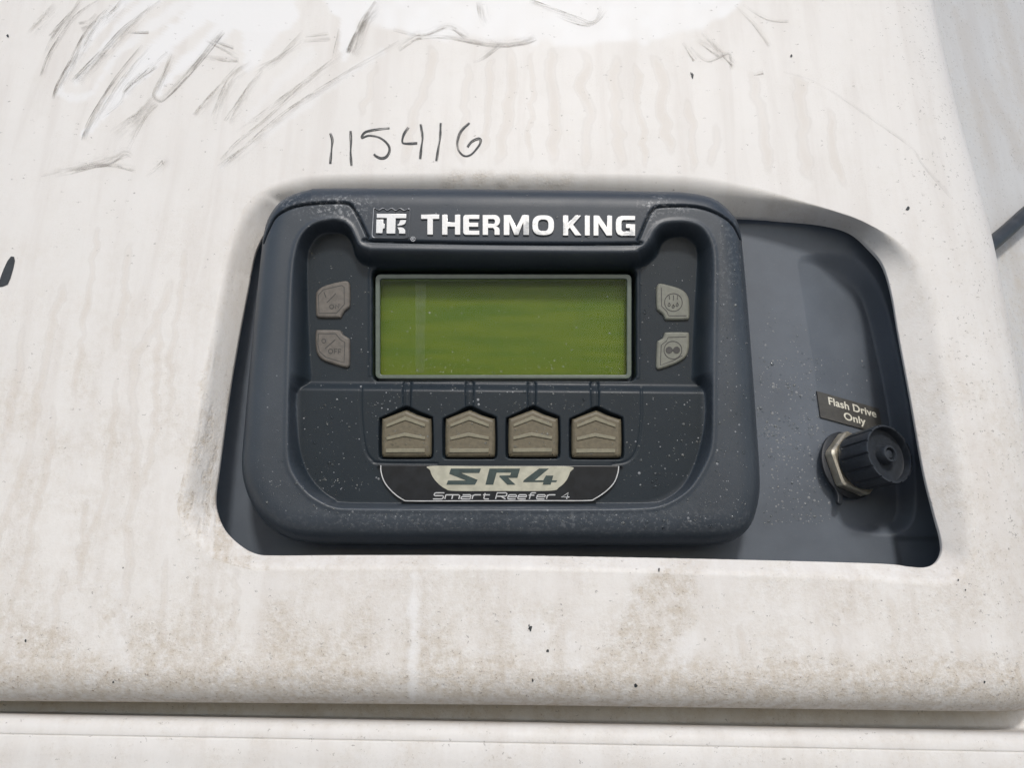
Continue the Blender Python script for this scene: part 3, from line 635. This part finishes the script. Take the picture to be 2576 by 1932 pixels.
# ------------------------------------------------------------------ capped port
pc = bay_pt([(2128, 1172)])[0]
axn = nb + np.array([.13, .14, 0]); axn /= np.linalg.norm(axn)
e1 = np.cross([0, 1, 0], axn); e1 /= np.linalg.norm(e1); e2 = np.cross(axn, e1)
PORT_M = PLATE_M @ Matrix(((e1[0], e2[0], axn[0], pc[0]), (e1[1], e2[1], axn[1], pc[1]), (e1[2], e2[2], axn[2], pc[2]), (0, 0, 0, 1)))
port = empty('flash_drive_port', PORT_M, label='round port with metal hex nut and black ribbed screw cap in the bay', cat='port')
def lathe(name, prof_, mat, n=64, rad=None, smooth=35, parent=port, **kw):
    V_, F_ = [], []
    for r_, z_ in prof_:
        for k in range(n):
            a_ = 2 * math.pi * k / n; rr = r_ * (rad(a_, r_, z_) if rad else 1); V_.append((rr * math.cos(a_), rr * math.sin(a_), z_))
    for i in range(len(prof_) - 1):
        for k in range(n): F_.append((i * n + k, i * n + (k + 1) % n, (i + 1) * n + (k + 1) % n, (i + 1) * n + k))
    return bm_obj(name, V_, F_, mat, parent, smooth, **kw)
PR = .0146
lathe('gasket', [(.0, .0004), (PR * 1.20, .0004), (PR * 1.26, .0008), (PR * 1.26, .0022), (PR * 1.18, .0028), (.0, .0028)], M_rubber)
hexr = lambda a_, r_, z_: 1 / max(math.cos(((a_ + R(18)) % R(60)) - R(30)), .1)
def hexch(a_, r_, z_):
    h_ = hexr(a_, r_, z_); return min(h_, 1.115) if r_ > PR * .98 else h_ * .985 if r_ > PR * .95 else 1
lathe('hex_nut', [(PR * .5, .0028), (PR * 1.03, .0028), (PR * 1.06, .0034), (PR * 1.06, .0078), (PR * 1.00, .0088), (PR * .86, .0090), (PR * .5, .0090)], M_nut, n=120, rad=hexch, smooth=25)
def ribs(a_, r_, z_):
    if r_ < PR * 1.02 or z_ < .0105 : return 1
    f = (a_ * 14 / (2 * math.pi)) % 1; return 1 - .045 * (1 if f < .16 else 0)
z0, z1 = .0090, .0290
cap = lathe('screw_cap', [(PR * .70, z0 - .001), (PR * .92, z0), (PR * 1.0, z0 + .0008), (PR * 1.0, z0 + .0028), (PR * 1.03, z0 + .0030), (PR * 1.04, z0 + .006), (PR * 1.05, z1 - .0008), (PR * 1.03, z1), (PR * .97, z1),
                    (PR * .95, z1 - .0005), (PR * .94, z1 - .0040), (PR * .88, z1 - .0044), (.0, z1 - .0045)], M_capblk, n=168, rad=ribs, smooth=30)
stud = lathe('centre_stud', [(PR * .34, z1 - .0072), (PR * .31, z1 + .0002), (PR * .29, z1 + .0006), (PR * .215, z1 + .0006), (PR * .20, z1), (PR * .20, z1 - .0022), (PR * .15, z1 - .0022), (PR * .145, z1 - .0004), (PR * .08, z1 - .0002), (0, z1 - .0002)], M_capblk, n=40, parent=cap)
# strap eye hanging under the gasket
tp = [(-.0135, -.0100), (-.0120, -.0165), (-.0128, -.0205), (-.0105, -.0215), (-.0088, -.0180), (-.0085, -.0120)]
me = curve_mesh('strap_eye', [spline(tp, 4)], .0020, .0004); me.materials.append(M_rubber); me.transform(Matrix.Translation((0, 0, .0004))); put(bpy.data.objects.new('strap_eye', me), port)

# ------------------------------------------------------------------ controller housing as one moulded surface
OUT = [(850, 476), (1288, 479), (1640, 484), (1720, 487), (1790, 502), (1838, 540), (1862, 585), (1876, 700), (1892, 900), (1905, 1080), (1912, 1190), (1910, 1255), (1890, 1322), (1852, 1358), (1800, 1371), (1700, 1374),
       (1288, 1373), (900, 1371), (790, 1369), (720, 1355), (660, 1312), (624, 1250), (608, 1180), (613, 1090), (630, 900), (648, 720), (664, 592), (688, 534), (726, 500), (780, 481)]
POCK = [(725, 1151), (725, 1057), (728, 900), (731, 800), (735, 700), (742, 640), (757, 595), (787, 565), (828, 553), (858, 555), (880, 570), (893, 595), (905, 617), (928, 626), (965, 628), (1260, 632), (1565, 634), (1608, 627), (1632, 605),
        (1646, 580), (1664, 564), (1691, 558), (1731, 559), (1764, 572), (1785, 600), (1795, 640), (1796, 710), (1794, 884), (1793, 1000), (1792, 1101), (1782, 1151), (1749, 1211), (1715, 1245), (1665, 1271), (1610, 1279), (1481, 1281), (1200, 1281),
        (895, 1280), (838, 1275), (803, 1260), (772, 1238), (741, 1198)]
FLOOR = [(772, 680), (776, 628), (800, 592), (838, 584), (868, 590), (885, 612), (896, 648), (922, 668), (970, 672), (1260, 676), (1560, 678), (1618, 670), (1652, 645), (1667, 612), (1690, 597), (1724, 597), (1752, 622), (1753, 680), (1746, 800), (1740, 930),
         (1742, 956), (1768, 984), (1770, 1060), (1755, 1134), (1738, 1185), (1712, 1228), (1672, 1258), (1630, 1266), (1494, 1267), (1200, 1267), (885, 1266), (845, 1257), (810, 1232), (778, 1191), (759, 1135), (751, 1072), (750, 990), (782, 957), (780, 900), (775, 800)]
SEAM = [(655, 600), (675, 566), (695, 540), (741, 519), (802, 511), (862, 510), (884, 517), (899, 540), (914, 570), (927, 597), (942, 606), (1280, 613), (1588, 613), (1604, 604), (1616, 578), (1630, 545), (1644, 526), (1662, 519), (1731, 518), (1772, 524), (1815, 541), (1847, 562), (1870, 590)]
HC, HF = .036, .0240
lo = pl([(560, 1420), (560, 440)], .01).min(0); hi = pl([(1960, 440), (1960, 1420)], .01).max(0)
g_ = .0004; ga = np.arange(lo[0], hi[0], g_); gb = np.arange(lo[1], hi[1], g_); A, B = np.meshgrid(ga, gb)
d_o = sdf(pl(spline(OUT, 5), .022), A, B); d_p = sdf(pl(spline(POCK, 4), HC), A, B); d_f = sdf(pl(spline(FLOOR, 3), HF + .001), A, B)
W_ = .0165; t = np.clip(d_o / W_, 0, 1)
H = .017 + (HC - .017) * np.sqrt(np.maximum(1 - (1 - t) ** 2.5, 0)); H = np.where(d_o < 0, .017 + d_o * 16, H); H = np.maximum(H, -.004)
def bl(p, h): return pl([p], h)[0, 1]
rise = ss((bl((1260, 962), HF) - B) / (bl((1260, 962), HF) - bl((1260, 990), HF)))
fl = HF + .0030 * rise
t = np.where(d_f > 0, 1, np.clip(d_p / np.maximum(d_p - d_f, 1e-9), 0, 1)); sm = .75 * ss(t) + .25 * t
H = np.where(d_p > 0, H + (fl - H) * sm, H)
lip_ = np.exp(-((d_p + .0008) / .0011) ** 2); H += .0004 * lip_
# window for the display
d = sdf(pl(rrect(937, 674, 1600, 958, 16), HF), A, B, .004); H -= .0108 * ss((d + .0003) / .0010)
ridge = line_dist(pl(rrect(931, 668, 1606, 962, 20) + [rrect(931, 668, 1606, 962, 20)[0]], HF), A, B, .004); H += .0003 * np.exp(-(ridge / .0007) ** 2) * (B > bl((1260, 950), HF))
# key wells, grooves
KEY = [(100, 135), (115, 110), (200, 75), (290, 42), (320, 42), (400, 78), (500, 110), (518, 135), (520, 400), (502, 430), (470, 437), (140, 437), (112, 427), (98, 398)]
WELL = [(76, 140), (98, 100), (190, 58), (285, 8), (330, 8), (420, 52), (515, 90), (534, 130), (537, 410), (514, 447), (480, 454), (130, 454), (92, 442), (76, 410)]
KOFF = [(0, 0), (538, 0), (1071, -3), (1606, 3)]
HL = HF + .0030
for ox, oy in KOFF:
    d = sdf(pl(spline(c8([(x + ox, y + oy) for x, y in WELL]), 3), HL), A, B, .004); H -= .0042 * ss((d + .0002) / .0013)
for x in (1023, 1181, 1338, 1497):
    G = pl([(x, 957), (x, 1030)], HL); d = line_dist(G, A, B, .006); H -= .0009 * ss((.0019 - d) / .0006)
    for s in (-1, 1):
        G = pl([(x + s * 9, 962), (x + s * 8, 1026)], HL); H -= .0007 * np.exp(-(line_dist(G, A, B, .004) / .0005) ** 2)
G = pl(spline([(908, 975), (909, 1040), (914, 1100), (922, 1137), (936, 1157), (958, 1165), (1100, 1167)], 5, False), HL); H -= .0005 * np.exp(-(line_dist(G, A, B, .004) / .00055) ** 2)
G = pl(spline([(1614, 975), (1614, 1050), (1607, 1110), (1596, 1143), (1575, 1162), (1540, 1168)], 5, False), HL); H -= .0004 * np.exp(-(line_dist(G, A, B, .004) / .00055) ** 2)
# hood: separate moulding, parted by a seam
sm_px = spline(SEAM, 4, False); SE = pl(sm_px, HC); SE2 = SE.copy()
capP = np.vstack([SE, pl([(1990, 600), (1990, 380), (540, 380), (540, 600)], HC)])
d_c = sdf(capP, A, B); H += np.where(d_o > .0005, .0007 * ss((d_c + .0002) / .0006), 0)
H -= .0016 * np.exp(-(line_dist(SE, A, B, .006) / .00055) ** 2) * (d_o > -.004)
# nearly flat face of the hood behind the lettering
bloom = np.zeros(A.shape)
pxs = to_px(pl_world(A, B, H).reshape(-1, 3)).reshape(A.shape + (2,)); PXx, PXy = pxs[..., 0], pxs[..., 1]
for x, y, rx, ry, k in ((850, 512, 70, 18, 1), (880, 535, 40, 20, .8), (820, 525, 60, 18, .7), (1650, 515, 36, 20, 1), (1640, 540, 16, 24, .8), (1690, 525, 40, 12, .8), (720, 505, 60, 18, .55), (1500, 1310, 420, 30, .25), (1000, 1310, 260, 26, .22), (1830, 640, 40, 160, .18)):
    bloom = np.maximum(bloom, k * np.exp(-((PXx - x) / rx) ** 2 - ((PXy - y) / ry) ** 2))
VH = np.stack([A, B, H], -1).reshape(-1, 3)
fc = .25 * (H[:-1, :-1] + H[1:, :-1] + H[:-1, 1:] + H[1:, 1:]); dc = .25 * (d_c[:-1, :-1] + d_c[1:, :-1] + d_c[:-1, 1:] + d_c[1:, 1:])
dw = sdf(pl(rrect(945, 682, 1592, 950, 8), HF), A[:-1, :-1], B[:-1, :-1], .003)
live = (fc > -.0035)
ctl = empty('temperature_controller', PLATE_M, label='charcoal refrigeration controller with green display, keys and THERMO KING nameplate', cat='controller')
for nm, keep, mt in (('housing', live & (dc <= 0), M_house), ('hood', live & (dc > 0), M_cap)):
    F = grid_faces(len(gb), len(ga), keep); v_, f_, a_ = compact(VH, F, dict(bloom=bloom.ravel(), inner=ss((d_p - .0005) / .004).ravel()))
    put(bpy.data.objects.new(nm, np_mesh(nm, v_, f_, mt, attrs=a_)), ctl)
def surf(ab):
    i = np.clip(((ab[:, 1] - gb[0]) / g_).astype(int), 1, len(gb) - 2); j = np.clip(((ab[:, 0] - ga[0]) / g_).astype(int), 1, len(ga) - 2)
    h = H[i, j]; nx = (H[i, j - 1] - H[i, j + 1]) / (2 * g_); ny = (H[i - 1, j] - H[i + 1, j]) / (2 * g_)
    n = np.stack([nx, ny, np.ones(len(h))], -1); n /= np.linalg.norm(n, axis=1)[:, None]; return h, n
def hood_h(p): return float(surf(pl([p], HC + .0007))[0][0])
HN = hood_h((1288, 600))

# display
disp = slab('display', [rrect(951, 697, 1583, 946, 5)], HF - .0082, .0010, .0001, M_lcd, ctl, label='green liquid crystal display')
slab('lens_rim', [rrect(944, 689, 1589, 953, 13), rrect(956, 701, 1577, 943, 6)], HF - .0016, .0014, .0004, M_rim, disp)
me = curve_mesh('lens', [pl(rrect(957, 702, 1577, 943, 7), HF - .0026)], .0004, 0); me.transform(Matrix.Translation((0, 0, HF - .0030))); me.materials.append(M_lens); put(bpy.data.objects.new('lens', me), disp)
slab('pale_strip', [[(1046, 707), (1071, 707), (1067, 938), (1046, 938)]], HF - .0060, .00012, 0, M_strip, disp)  # narrow pale upright strip between lens and display

# side buttons
def button(out, inner, mat, label, icons, wicon=2.0):
    b = slab('button', [out], HF + .0016, .0040, .0011, mat, ctl, smooth=False, label=label)
    put(bpy.data.objects.new('inset_line', stroke_mesh('inset_line', [np.asarray(inner, float)], 2.2, HF + .00165, M_inkdark)), b)
    if icons: put(bpy.data.objects.new('symbol', stroke_mesh('symbol', [np.asarray(q, float) for q in icons], wicon, HF + .00172, M_inkdark)), b)
    return b
def soften(P, n=3): return [tuple(q) for q in spline(P, n)]
def loop(P): return list(P) + [P[0], P[1]]
button(soften(c1([(760, 886), (800, 884), (822, 900), (830, 940), (830, 1090), (815, 1120), (780, 1150), (755, 1195), (735, 1206), (570, 1206), (542, 1195), (532, 1170), (530, 1010), (545, 970), (585, 935), (660, 908)])),
       c1([(600, 962), (760, 925), (780, 940), (782, 1090), (715, 1165), (562, 1168), (556, 1010), (600, 962)]), M_btnL, 'upper left on button, worn taupe rubber',
       [c1([(605, 985), (622, 1030)]), c1([(708, 995), (630, 1075)]), c1(loop(circle((672, 1110), 18, 14))), c1([(705, 1128), (707, 1092), (733, 1122), (735, 1086)])])
button(soften(c1([(560, 1308), (720, 1310), (748, 1318), (768, 1348), (810, 1378), (827, 1405), (827, 1600), (818, 1630), (790, 1640), (690, 1612), (600, 1580), (556, 1542), (534, 1490), (528, 1430), (528, 1335), (538, 1314)])),
       c1([(555, 1345), (705, 1345), (745, 1395), (785, 1420), (780, 1598), (620, 1550), (565, 1500), (552, 1440), (555, 1345)]), M_btnL, 'lower left off button, worn taupe rubber',
       [c1(loop(circle((603, 1408), 17, 16))), c1([(705, 1395), (615, 1475)]), c1(loop(circle((662, 1498), 19, 16))), c1([(694, 1520), (696, 1478), (722, 1480)]), c1([(694, 1498), (716, 1500)]), c1([(728, 1522), (730, 1480), (754, 1482)]), c1([(728, 1500), (750, 1502)])])
def drop(c, s=1): return loop([(c[0], c[1] - 16 * s), (c[0] + 10 * s, c[1] + 4 * s), (c[0] + 6 * s, c[1] + 14 * s), (c[0] - 6 * s, c[1] + 14 * s), (c[0] - 10 * s, c[1] + 4 * s)])
button(soften(c2([(1298, 915), (1322, 905), (1400, 922), (1480, 946), (1535, 980), (1567, 1035), (1574, 1090), (1575, 1190), (1565, 1218), (1540, 1224), (1385, 1225), (1358, 1214), (1342, 1178), (1300, 1142), (1286, 1110), (1284, 960)])),
       c2([(1326, 945), (1328, 1105), (1372, 1150), (1390, 1190), (1545, 1190)]), M_btnR, 'upper right defrost button with falling drops symbol',
       [c2(loop(circle((1431, 1073), 77, 36))), c2([(1397, 1015), (1397, 1048)]), c2([(1432, 1010), (1432, 1055)]), c2([(1466, 1015), (1466, 1048)]), c2(drop((1394, 1092))), c2(drop((1429, 1106))), c2(drop((1464, 1090)))])
bt = button(soften(c2([(1370, 1330), (1545, 1329), (1568, 1340), (1573, 1370), (1570, 1460), (1550, 1535), (1500, 1582), (1420, 1620), (1330, 1650), (1300, 1655), (1284, 1640), (1281, 1600), (1290, 1425), (1305, 1402), (1340, 1380), (1352, 1348)])),
       c2([(1545, 1372), (1385, 1378), (1370, 1410), (1325, 1445), (1318, 1620), (1440, 1575), (1510, 1535)]), M_btnR, 'lower right button with two dots in a circle',
       [c2(loop(circle((1427, 1488), 77, 36)))])
for x in (1394, 1459): slab('symbol_dot', [c2(circle((x, 1488), 30, 24))], HF + .00180, .00008, 0, M_inkdark, bt)
put(bpy.data.objects.new('symbol_bridge', stroke_mesh('symbol_bridge', [c2([(1412, 1488), (1441, 1488)])], 4.5, HF + .00185, M_inkdark)), bt)

# soft keys with raised ribs
for k, (ox, oy) in enumerate(KOFF):
    sh = lambda P: c8([(x + ox, y + oy) for x, y in P])
    hk = HL + .0012
    key = slab('soft_key', [soften(sh(KEY), 2)], hk, .0050, .0018, M_key, ctl, label=('leftmost', 'second', 'third', 'rightmost')[k] + ' taupe arrow key under the display')
    for P in ([(140, 160), (300, 92), (467, 157), (467, 183), (300, 124), (142, 184)], [(140, 266), (295, 229), (467, 264), (467, 290), (295, 260), (141, 293)], [(135, 364), (465, 363), (465, 396), (135, 398)]):
        slab('rib', [sh(P)], hk + .0006, .0009, .00022, M_rib, key)

# nameplate letters: heavy grotesque capitals, drawn as outlines in unit boxes (x right, y down)
def arcpts(cx, cy, rx, ry, a0, a1, n=10): return [(cx + rx * math.cos(R(a0 + (a1 - a0) * k / n)), cy + ry * math.sin(R(a0 + (a1 - a0) * k / n))) for k in range(n + 1)]
LET = {
 'T': [[(0, 0), (1, 0), (1, .22), (.655, .22), (.655, 1), (.345, 1), (.345, .22), (0, .22)]],
 'H': [[(0, 0), (.30, 0), (.30, .38), (.70, .38), (.70, 0), (1, 0), (1, 1), (.70, 1), (.70, .60), (.30, .60), (.30, 1), (0, 1)]],
 'E': [[(.14, 0), (1, 0), (1, .21), (.36, .21), (.36, .39), (.93, .39), (.93, .60), (.36, .60), (.36, .79), (1, .79), (1, 1), (.14, 1), (.04, .96), (0, .86), (0, .14), (.04, .04)]],
 'R': [[(0, 0), (.72, 0)] + arcpts(.70, .29, .28, .29, -85, 80, 10) + [(.82, .585), (.93, .66), (.96, .76), (.96, 1), (.66, 1), (.66, .74), (.58, .65), (.31, .65), (.31, 1), (0, 1)], [(.31, .21), (.60, .21)] + arcpts(.60, .325, .09, .115, -80, 80, 6) + [(.60, .44), (.31, .44)]],
 'M': [[(0, 0), (.27, 0), (.50, .62), (.73, 0), (1, 0), (1, 1), (.77, 1), (.77, .36), (.585, 1), (.415, 1), (.23, .36), (.23, 1), (0, 1)]],
 'O': [[(.5 + .5 * np.sign(math.cos(t)) * abs(math.cos(t)) ** .72, .5 + .5 * np.sign(math.sin(t)) * abs(math.sin(t)) ** .72) for t in np.linspace(0, 2 * math.pi, 40, endpoint=False)],
       [(.5 + .235 * np.sign(math.cos(t)) * abs(math.cos(t)) ** .7, .5 + .285 * np.sign(math.sin(t)) * abs(math.sin(t)) ** .7) for t in np.linspace(0, 2 * math.pi, 32, endpoint=False)]],
 'K': [[(0, 0), (.29, 0), (.29, .39), (.66, 0), (.99, 0), (.55, .46), (1, 1), (.66, 1), (.37, .62), (.29, .70), (.29, 1), (0, 1)]],
 'I': [[(0, 0), (1, 0), (1, 1), (0, 1)]],
 'N': [[(0, 0), (.30, 0), (.73, .60), (.73, 0), (1, 0), (1, 1), (.70, 1), (.27, .40), (.27, 1), (0, 1)]],
 'G': [[(.30, 0), (1, 0), (1, .215), (.40, .215), (.32, .26), (.30, .34), (.30, .66), (.32, .74), (.40, .79), (.72, .79), (.72, .62), (.52, .62), (.52, .42), (1, .42), (1, 1), (.30, 1), (.12, .94), (.03, .82), (0, .66), (0, .34), (.03, .18), (.12, .06)]],
}
def place_letter(ch, x0, x1, y0, y1):
    P = [[(x0 + (x1 - x0) * x, y0 + (y1 - y0) * y) for x, y in poly] for poly in LET[ch]]
    return slab('letter', P, hood_h(((x0 + x1) / 2, (y0 + y1) / 2)) + .0009, .0022, .00012, M_chrome, ctl, label='silver letter %s of the nameplate' % ch)
for ch, x0, x1 in (('T', 1059, 1105), ('H', 1112, 1158), ('E', 1165, 1206), ('R', 1214, 1259), ('M', 1267, 1331), ('O', 1339, 1394), ('K', 1416, 1463), ('I', 1471, 1484), ('N', 1493, 1540), ('G', 1549, 1598)):
    ty = 539 + (x0 - 1059) * .0062; place_letter(ch, x0, x1, ty, ty + 50.5)
# emblem
hem = hood_h((985, 565))
wave = [(1040 + 305 * k / 40, 256 + 5 * k / 40 - 9 * math.cos(k / 40 * 2 * math.pi * 4)) for k in range(41)]
outer = wave + [(1355, 262), (1344, 500), (1335, 512), (1320, 516), (1042, 512), (1026, 506), (1019, 490), (1033, 256)]
cxm, cym = 1188, 385
inner = [(cxm + (x - cxm) * .958, cym + (y - cym) * .955) for x, y in outer]
emb = slab('emblem_frame', [c1(outer), c1(inner)], hem + .0006, .0016, .0001, M_darkchrome, ctl, label='square emblem outline with wavy top edge')
for P in ([(1063, 300), (1322, 303), (1320, 340), (1229, 340), (1225, 473), (1148, 473), (1151, 338), (1063, 336)], [(1060, 350), (1121, 352), (1119, 386), (1134, 389), (1132, 428), (1118, 430), (1112, 471), (1057, 469)],
          [(1268, 356), (1318, 358), (1316, 376), (1304, 392), (1284, 401), (1246, 406), (1242, 397), (1258, 384)], [(1242, 419), (1276, 419), (1298, 427), (1311, 442), (1312, 474), (1257, 473), (1256, 446)]):
    slab('emblem_piece', [c1(P)], hem + .0009, .0020, .0001, M_chrome, ctl)
put(bpy.data.objects.new('registered_mark', stroke_mesh('registered_mark', [np.array(c1(loop(circle((1379, 521), 19, 18)))), np.array(c1([(1372, 530), (1372, 511), (1384, 513), (1384, 520), (1374, 521), (1386, 531)]))], 1.5, hood_h((1039, 600)) + .00025, M_darkchrome)), ctl)

# badge
hb = HL + .0018
badge = slab('badge', [soften(c8([(96, 502), (600, 503), (1100, 504), (1600, 505), (2103, 507), (2106, 522), (2098, 575), (2066, 660), (1996, 735), (1905, 795), (1840, 812), (1100, 814), (340, 815), (275, 800), (190, 730), (122, 645), (94, 560), (90, 515)]), 5)],
             hb, .0024, .0005, M_badge, ctl, label='black half round badge reading SR4 Smart Reefer 4')
slab('badge_field', [soften(c8([(508, 512), (900, 513), (1300, 514), (1692, 517), (1688, 566), (1656, 636), (1596, 692), (1520, 720), (1100, 722), (720, 722), (640, 704), (574, 656), (530, 600), (510, 548)]), 5)], hb + .00008, .0002, 0, M_cream, badge)
for ch, P in (('S', [(685, 533), (938, 533), (924, 571), (772, 571), (910, 628), (888, 670), (646, 670), (660, 634), (812, 634), (670, 578)]),
              ('R', [(1010, 533), (1268, 533), (1245, 612), (1168, 612), (1230, 670), (1160, 670), (1092, 602), (1096, 592), (1184, 590), (1193, 568), (1070, 568), (1042, 670), (975, 670)]),
              ('4', [(1428, 533), (1512, 533), (1392, 632), (1463, 632), (1486, 592), (1548, 592), (1537, 632), (1580, 632), (1573, 648), (1532, 648), (1525, 670), (1458, 670), (1464, 648), (1292, 648), (1300, 630)])):
    slab('badge_letter', [c8(P)], hb + .00016, .0002, 0, M_sr, badge)
trim = c8([(94, 506), (96, 560), (124, 645), (192, 730), (280, 795), (345, 806), (700, 806), (1100, 805), (1500, 804), (1836, 803), (1900, 786), (1990, 726), (2060, 652), (2092, 572), (2100, 512)])
put(bpy.data.objects.new('badge_trim', stroke_mesh('badge_trim', [spline(trim, 5, False)], 2.6, hb + .00006, M_silver)), badge)
SF = {'S': [[(1, 1), (.12, 1), (0, .88), (0, .64), (.12, .54), (.88, .54), (1, .44), (1, .12), (.88, 0), (0, 0)]], 'm': [[(0, 0), (0, .68)], [(0, .68), (.9, .68), (1, .58), (1, 0)], [(.5, .68), (.5, 0)]],
      'a': [[(.08, .68), (.9, .68), (1, .58), (1, 0), (.1, 0), (0, .1), (0, .28), (.1, .38), (1, .38)]], 'r': [[(0, 0), (0, .68)], [(0, .52), (.2, .68), (1, .68)]], 't': [[(.25, .95), (.25, .12), (.4, 0), (1, 0)], [(0, .68), (1, .68)]],
      'R': [[(0, 0), (0, 1), (.88, 1), (1, .88), (1, .56), (.88, .45), (0, .45)], [(.45, .45), (1, 0)]], 'e': [[(1, 0), (.12, 0), (0, .12), (0, .56), (.12, .68), (.88, .68), (1, .56), (1, .36), (0, .36)]],
      'f': [[(.25, 0), (.25, .88), (.4, 1), (1, 1)], [(0, .62), (.85, .62)]], '4': [[(.72, 0), (.72, 1), (0, .32), (1, .32)]]}
x = 534
for word in ('Smart', 'Reefer', '4'):
    for ch in word:
        wch = {'S': 82, 'm': 118, 'a': 78, 'r': 66, 't': 58, 'R': 84, 'e': 68, 'f': 56, '4': 66}[ch]
        L = [[(x + wch * u + 14 * v, 790 - 52 * v) for u, v in s] for s in SF[ch]]
        put(bpy.data.objects.new('small_letter', stroke_mesh('small_letter', [np.array(c8(s)) for s in L], 2.9, hb + .00012, M_silver)), badge)
        x += wch + 17
    x += 40

# ------------------------------------------------------------------ rain drops and dried spots
def domes(name, pts, nrm, rad, flat, mat, label):
    n = len(pts); m = 7; rings = [(1.0, 0.0), (.80, .55), (.42, .90)]; VV, FF = [], []
    ta = np.cross(nrm, np.array([.3, .9, .1])); ta /= np.linalg.norm(ta, axis=1)[:, None]; tb = np.cross(nrm, ta)
    per = m * 3 + 1
    for r_, z_ in rings:
        for k in range(m):
            a_ = 2 * math.pi * k / m; VV.append(pts + (ta * math.cos(a_) + tb * math.sin(a_)) * (rad * r_)[:, None] + nrm * (rad * z_ * flat)[:, None])
    VV.append(pts + nrm * (rad * flat)[:, None])
    Vt = np.stack(VV, 1).reshape(-1, 3); base = np.arange(n)[:, None] * per
    tri = []
    for r_ in range(2):
        for k in range(m):
            a_, b_ = r_ * m + k, r_ * m + (k + 1) % m; tri += [(a_, b_, b_ + m), (a_, b_ + m, a_ + m)]
    for k in range(m): tri.append((2 * m + k, 2 * m + (k + 1) % m, 3 * m))
    Fm = (base[:, :, None] + np.array(tri)[None]).reshape(-1, 3)
    o = put(bpy.data.objects.new(name, np_mesh(name, Vt, Fm, mat)), label=label, cat='water drops', kind='stuff'); o.matrix_world = PLATE_M; return o
def scatter(regs):
    P = []
    for x0, y0, x1, y1, n in regs: n = int(n * 1.7); P.append(np.stack([rng.uniform(x0, x1, n), rng.uniform(y0, y1, n)], -1))
    return np.concatenate(P)
cp_ = scatter([(760, 1000, 960, 1240, 130), (930, 970, 1600, 1045, 150), (1560, 1000, 1770, 1240, 120), (1000, 1060, 1560, 1165, 60), (860, 1284, 1760, 1330, 190), (640, 900, 730, 1290, 60), (1800, 600, 1880, 1290, 190), (760, 600, 940, 950, 70), (1600, 640, 1760, 950, 60),
               (700, 490, 1820, 610, 60), (940, 625, 1600, 680, 45), (780, 950, 1760, 992, 60), (680, 1200, 900, 1300, 50), (1560, 1240, 1880, 1330, 70), (650, 500, 900, 540, 30)])
ab = pl(cp_, .030); h, n = surf(ab); ab = pl(cp_, h); h, n = surf(ab); ok = n[:, 2] > .45
rad = np.clip(rng.lognormal(math.log(.00027), .45, len(h)), .00014, .0009)
P3 = np.column_stack([ab, h - .00002])[ok]; n = n[ok]; rad = rad[ok]; k = rng.random(len(P3)) < .80
domes('rain_drops', P3[k], n[k], rad[k], .62, M_drop, 'tiny clear rain drops beaded over the controller')
domes('dried_spots', P3[~k], n[~k], rad[~k] * .85, .22, M_spot, 'pale dried water spots speckling the controller')
# on keys and display lens
kp = scatter([(965, 1060, 1080, 1145, 26), (1125, 1060, 1240, 1145, 26), (1282, 1060, 1398, 1145, 24), (1442, 1060, 1555, 1145, 14)]); n0 = np.tile([0, 0, 1.0], (len(kp), 1))
domes('rain_drops', np.column_stack([pl(kp, HL + .0013), np.full(len(kp), HL + .0012)]), n0, np.clip(rng.lognormal(math.log(.00034), .35, len(kp)), .0002, .0008), .6, M_drop, 'tiny clear rain drops on the taupe keys')
dp_ = scatter([(965, 900, 1570, 940, 80), (965, 740, 1570, 930, 60)]); n0 = np.tile([0, 0, 1.0], (len(dp_), 1))
domes('rain_drops', np.column_stack([pl(dp_, HF - .0026), np.full(len(dp_), HF - .0026)]), n0, np.clip(rng.lognormal(math.log(.00028), .4, len(dp_)), .00015, .0007), .5, M_drop, 'tiny clear rain drops on the green display')
pp = scatter([(1900, 760, 2030, 900, 26), (1900, 900, 2060, 1100, 170), (1920, 1080, 2090, 1320, 250), (2040, 900, 2200, 1000, 26)])
ab = pl(pp, 0.0); hh = np.where(sdf(BO, ab[:, 0], ab[:, 1]) > 0, np.minimum(bay_h(ab[:, 0], ab[:, 1]), 0), 0); n0 = np.tile([0, 0, 1.0], (len(pp), 1))
rad = np.clip(rng.lognormal(math.log(.00032), .45, len(pp)), .00016, .0010); k = rng.random(len(pp)) < .5
domes('rain_drops', np.column_stack([ab, hh])[k], n0[k], rad[k], .5, M_drop, 'tiny clear rain drops on the plate right of the controller')
domes('dried_spots', np.column_stack([ab, hh])[~k], n0[~k], rad[~k], .2, M_spot, 'pale dried spots on the plate right of the controller')
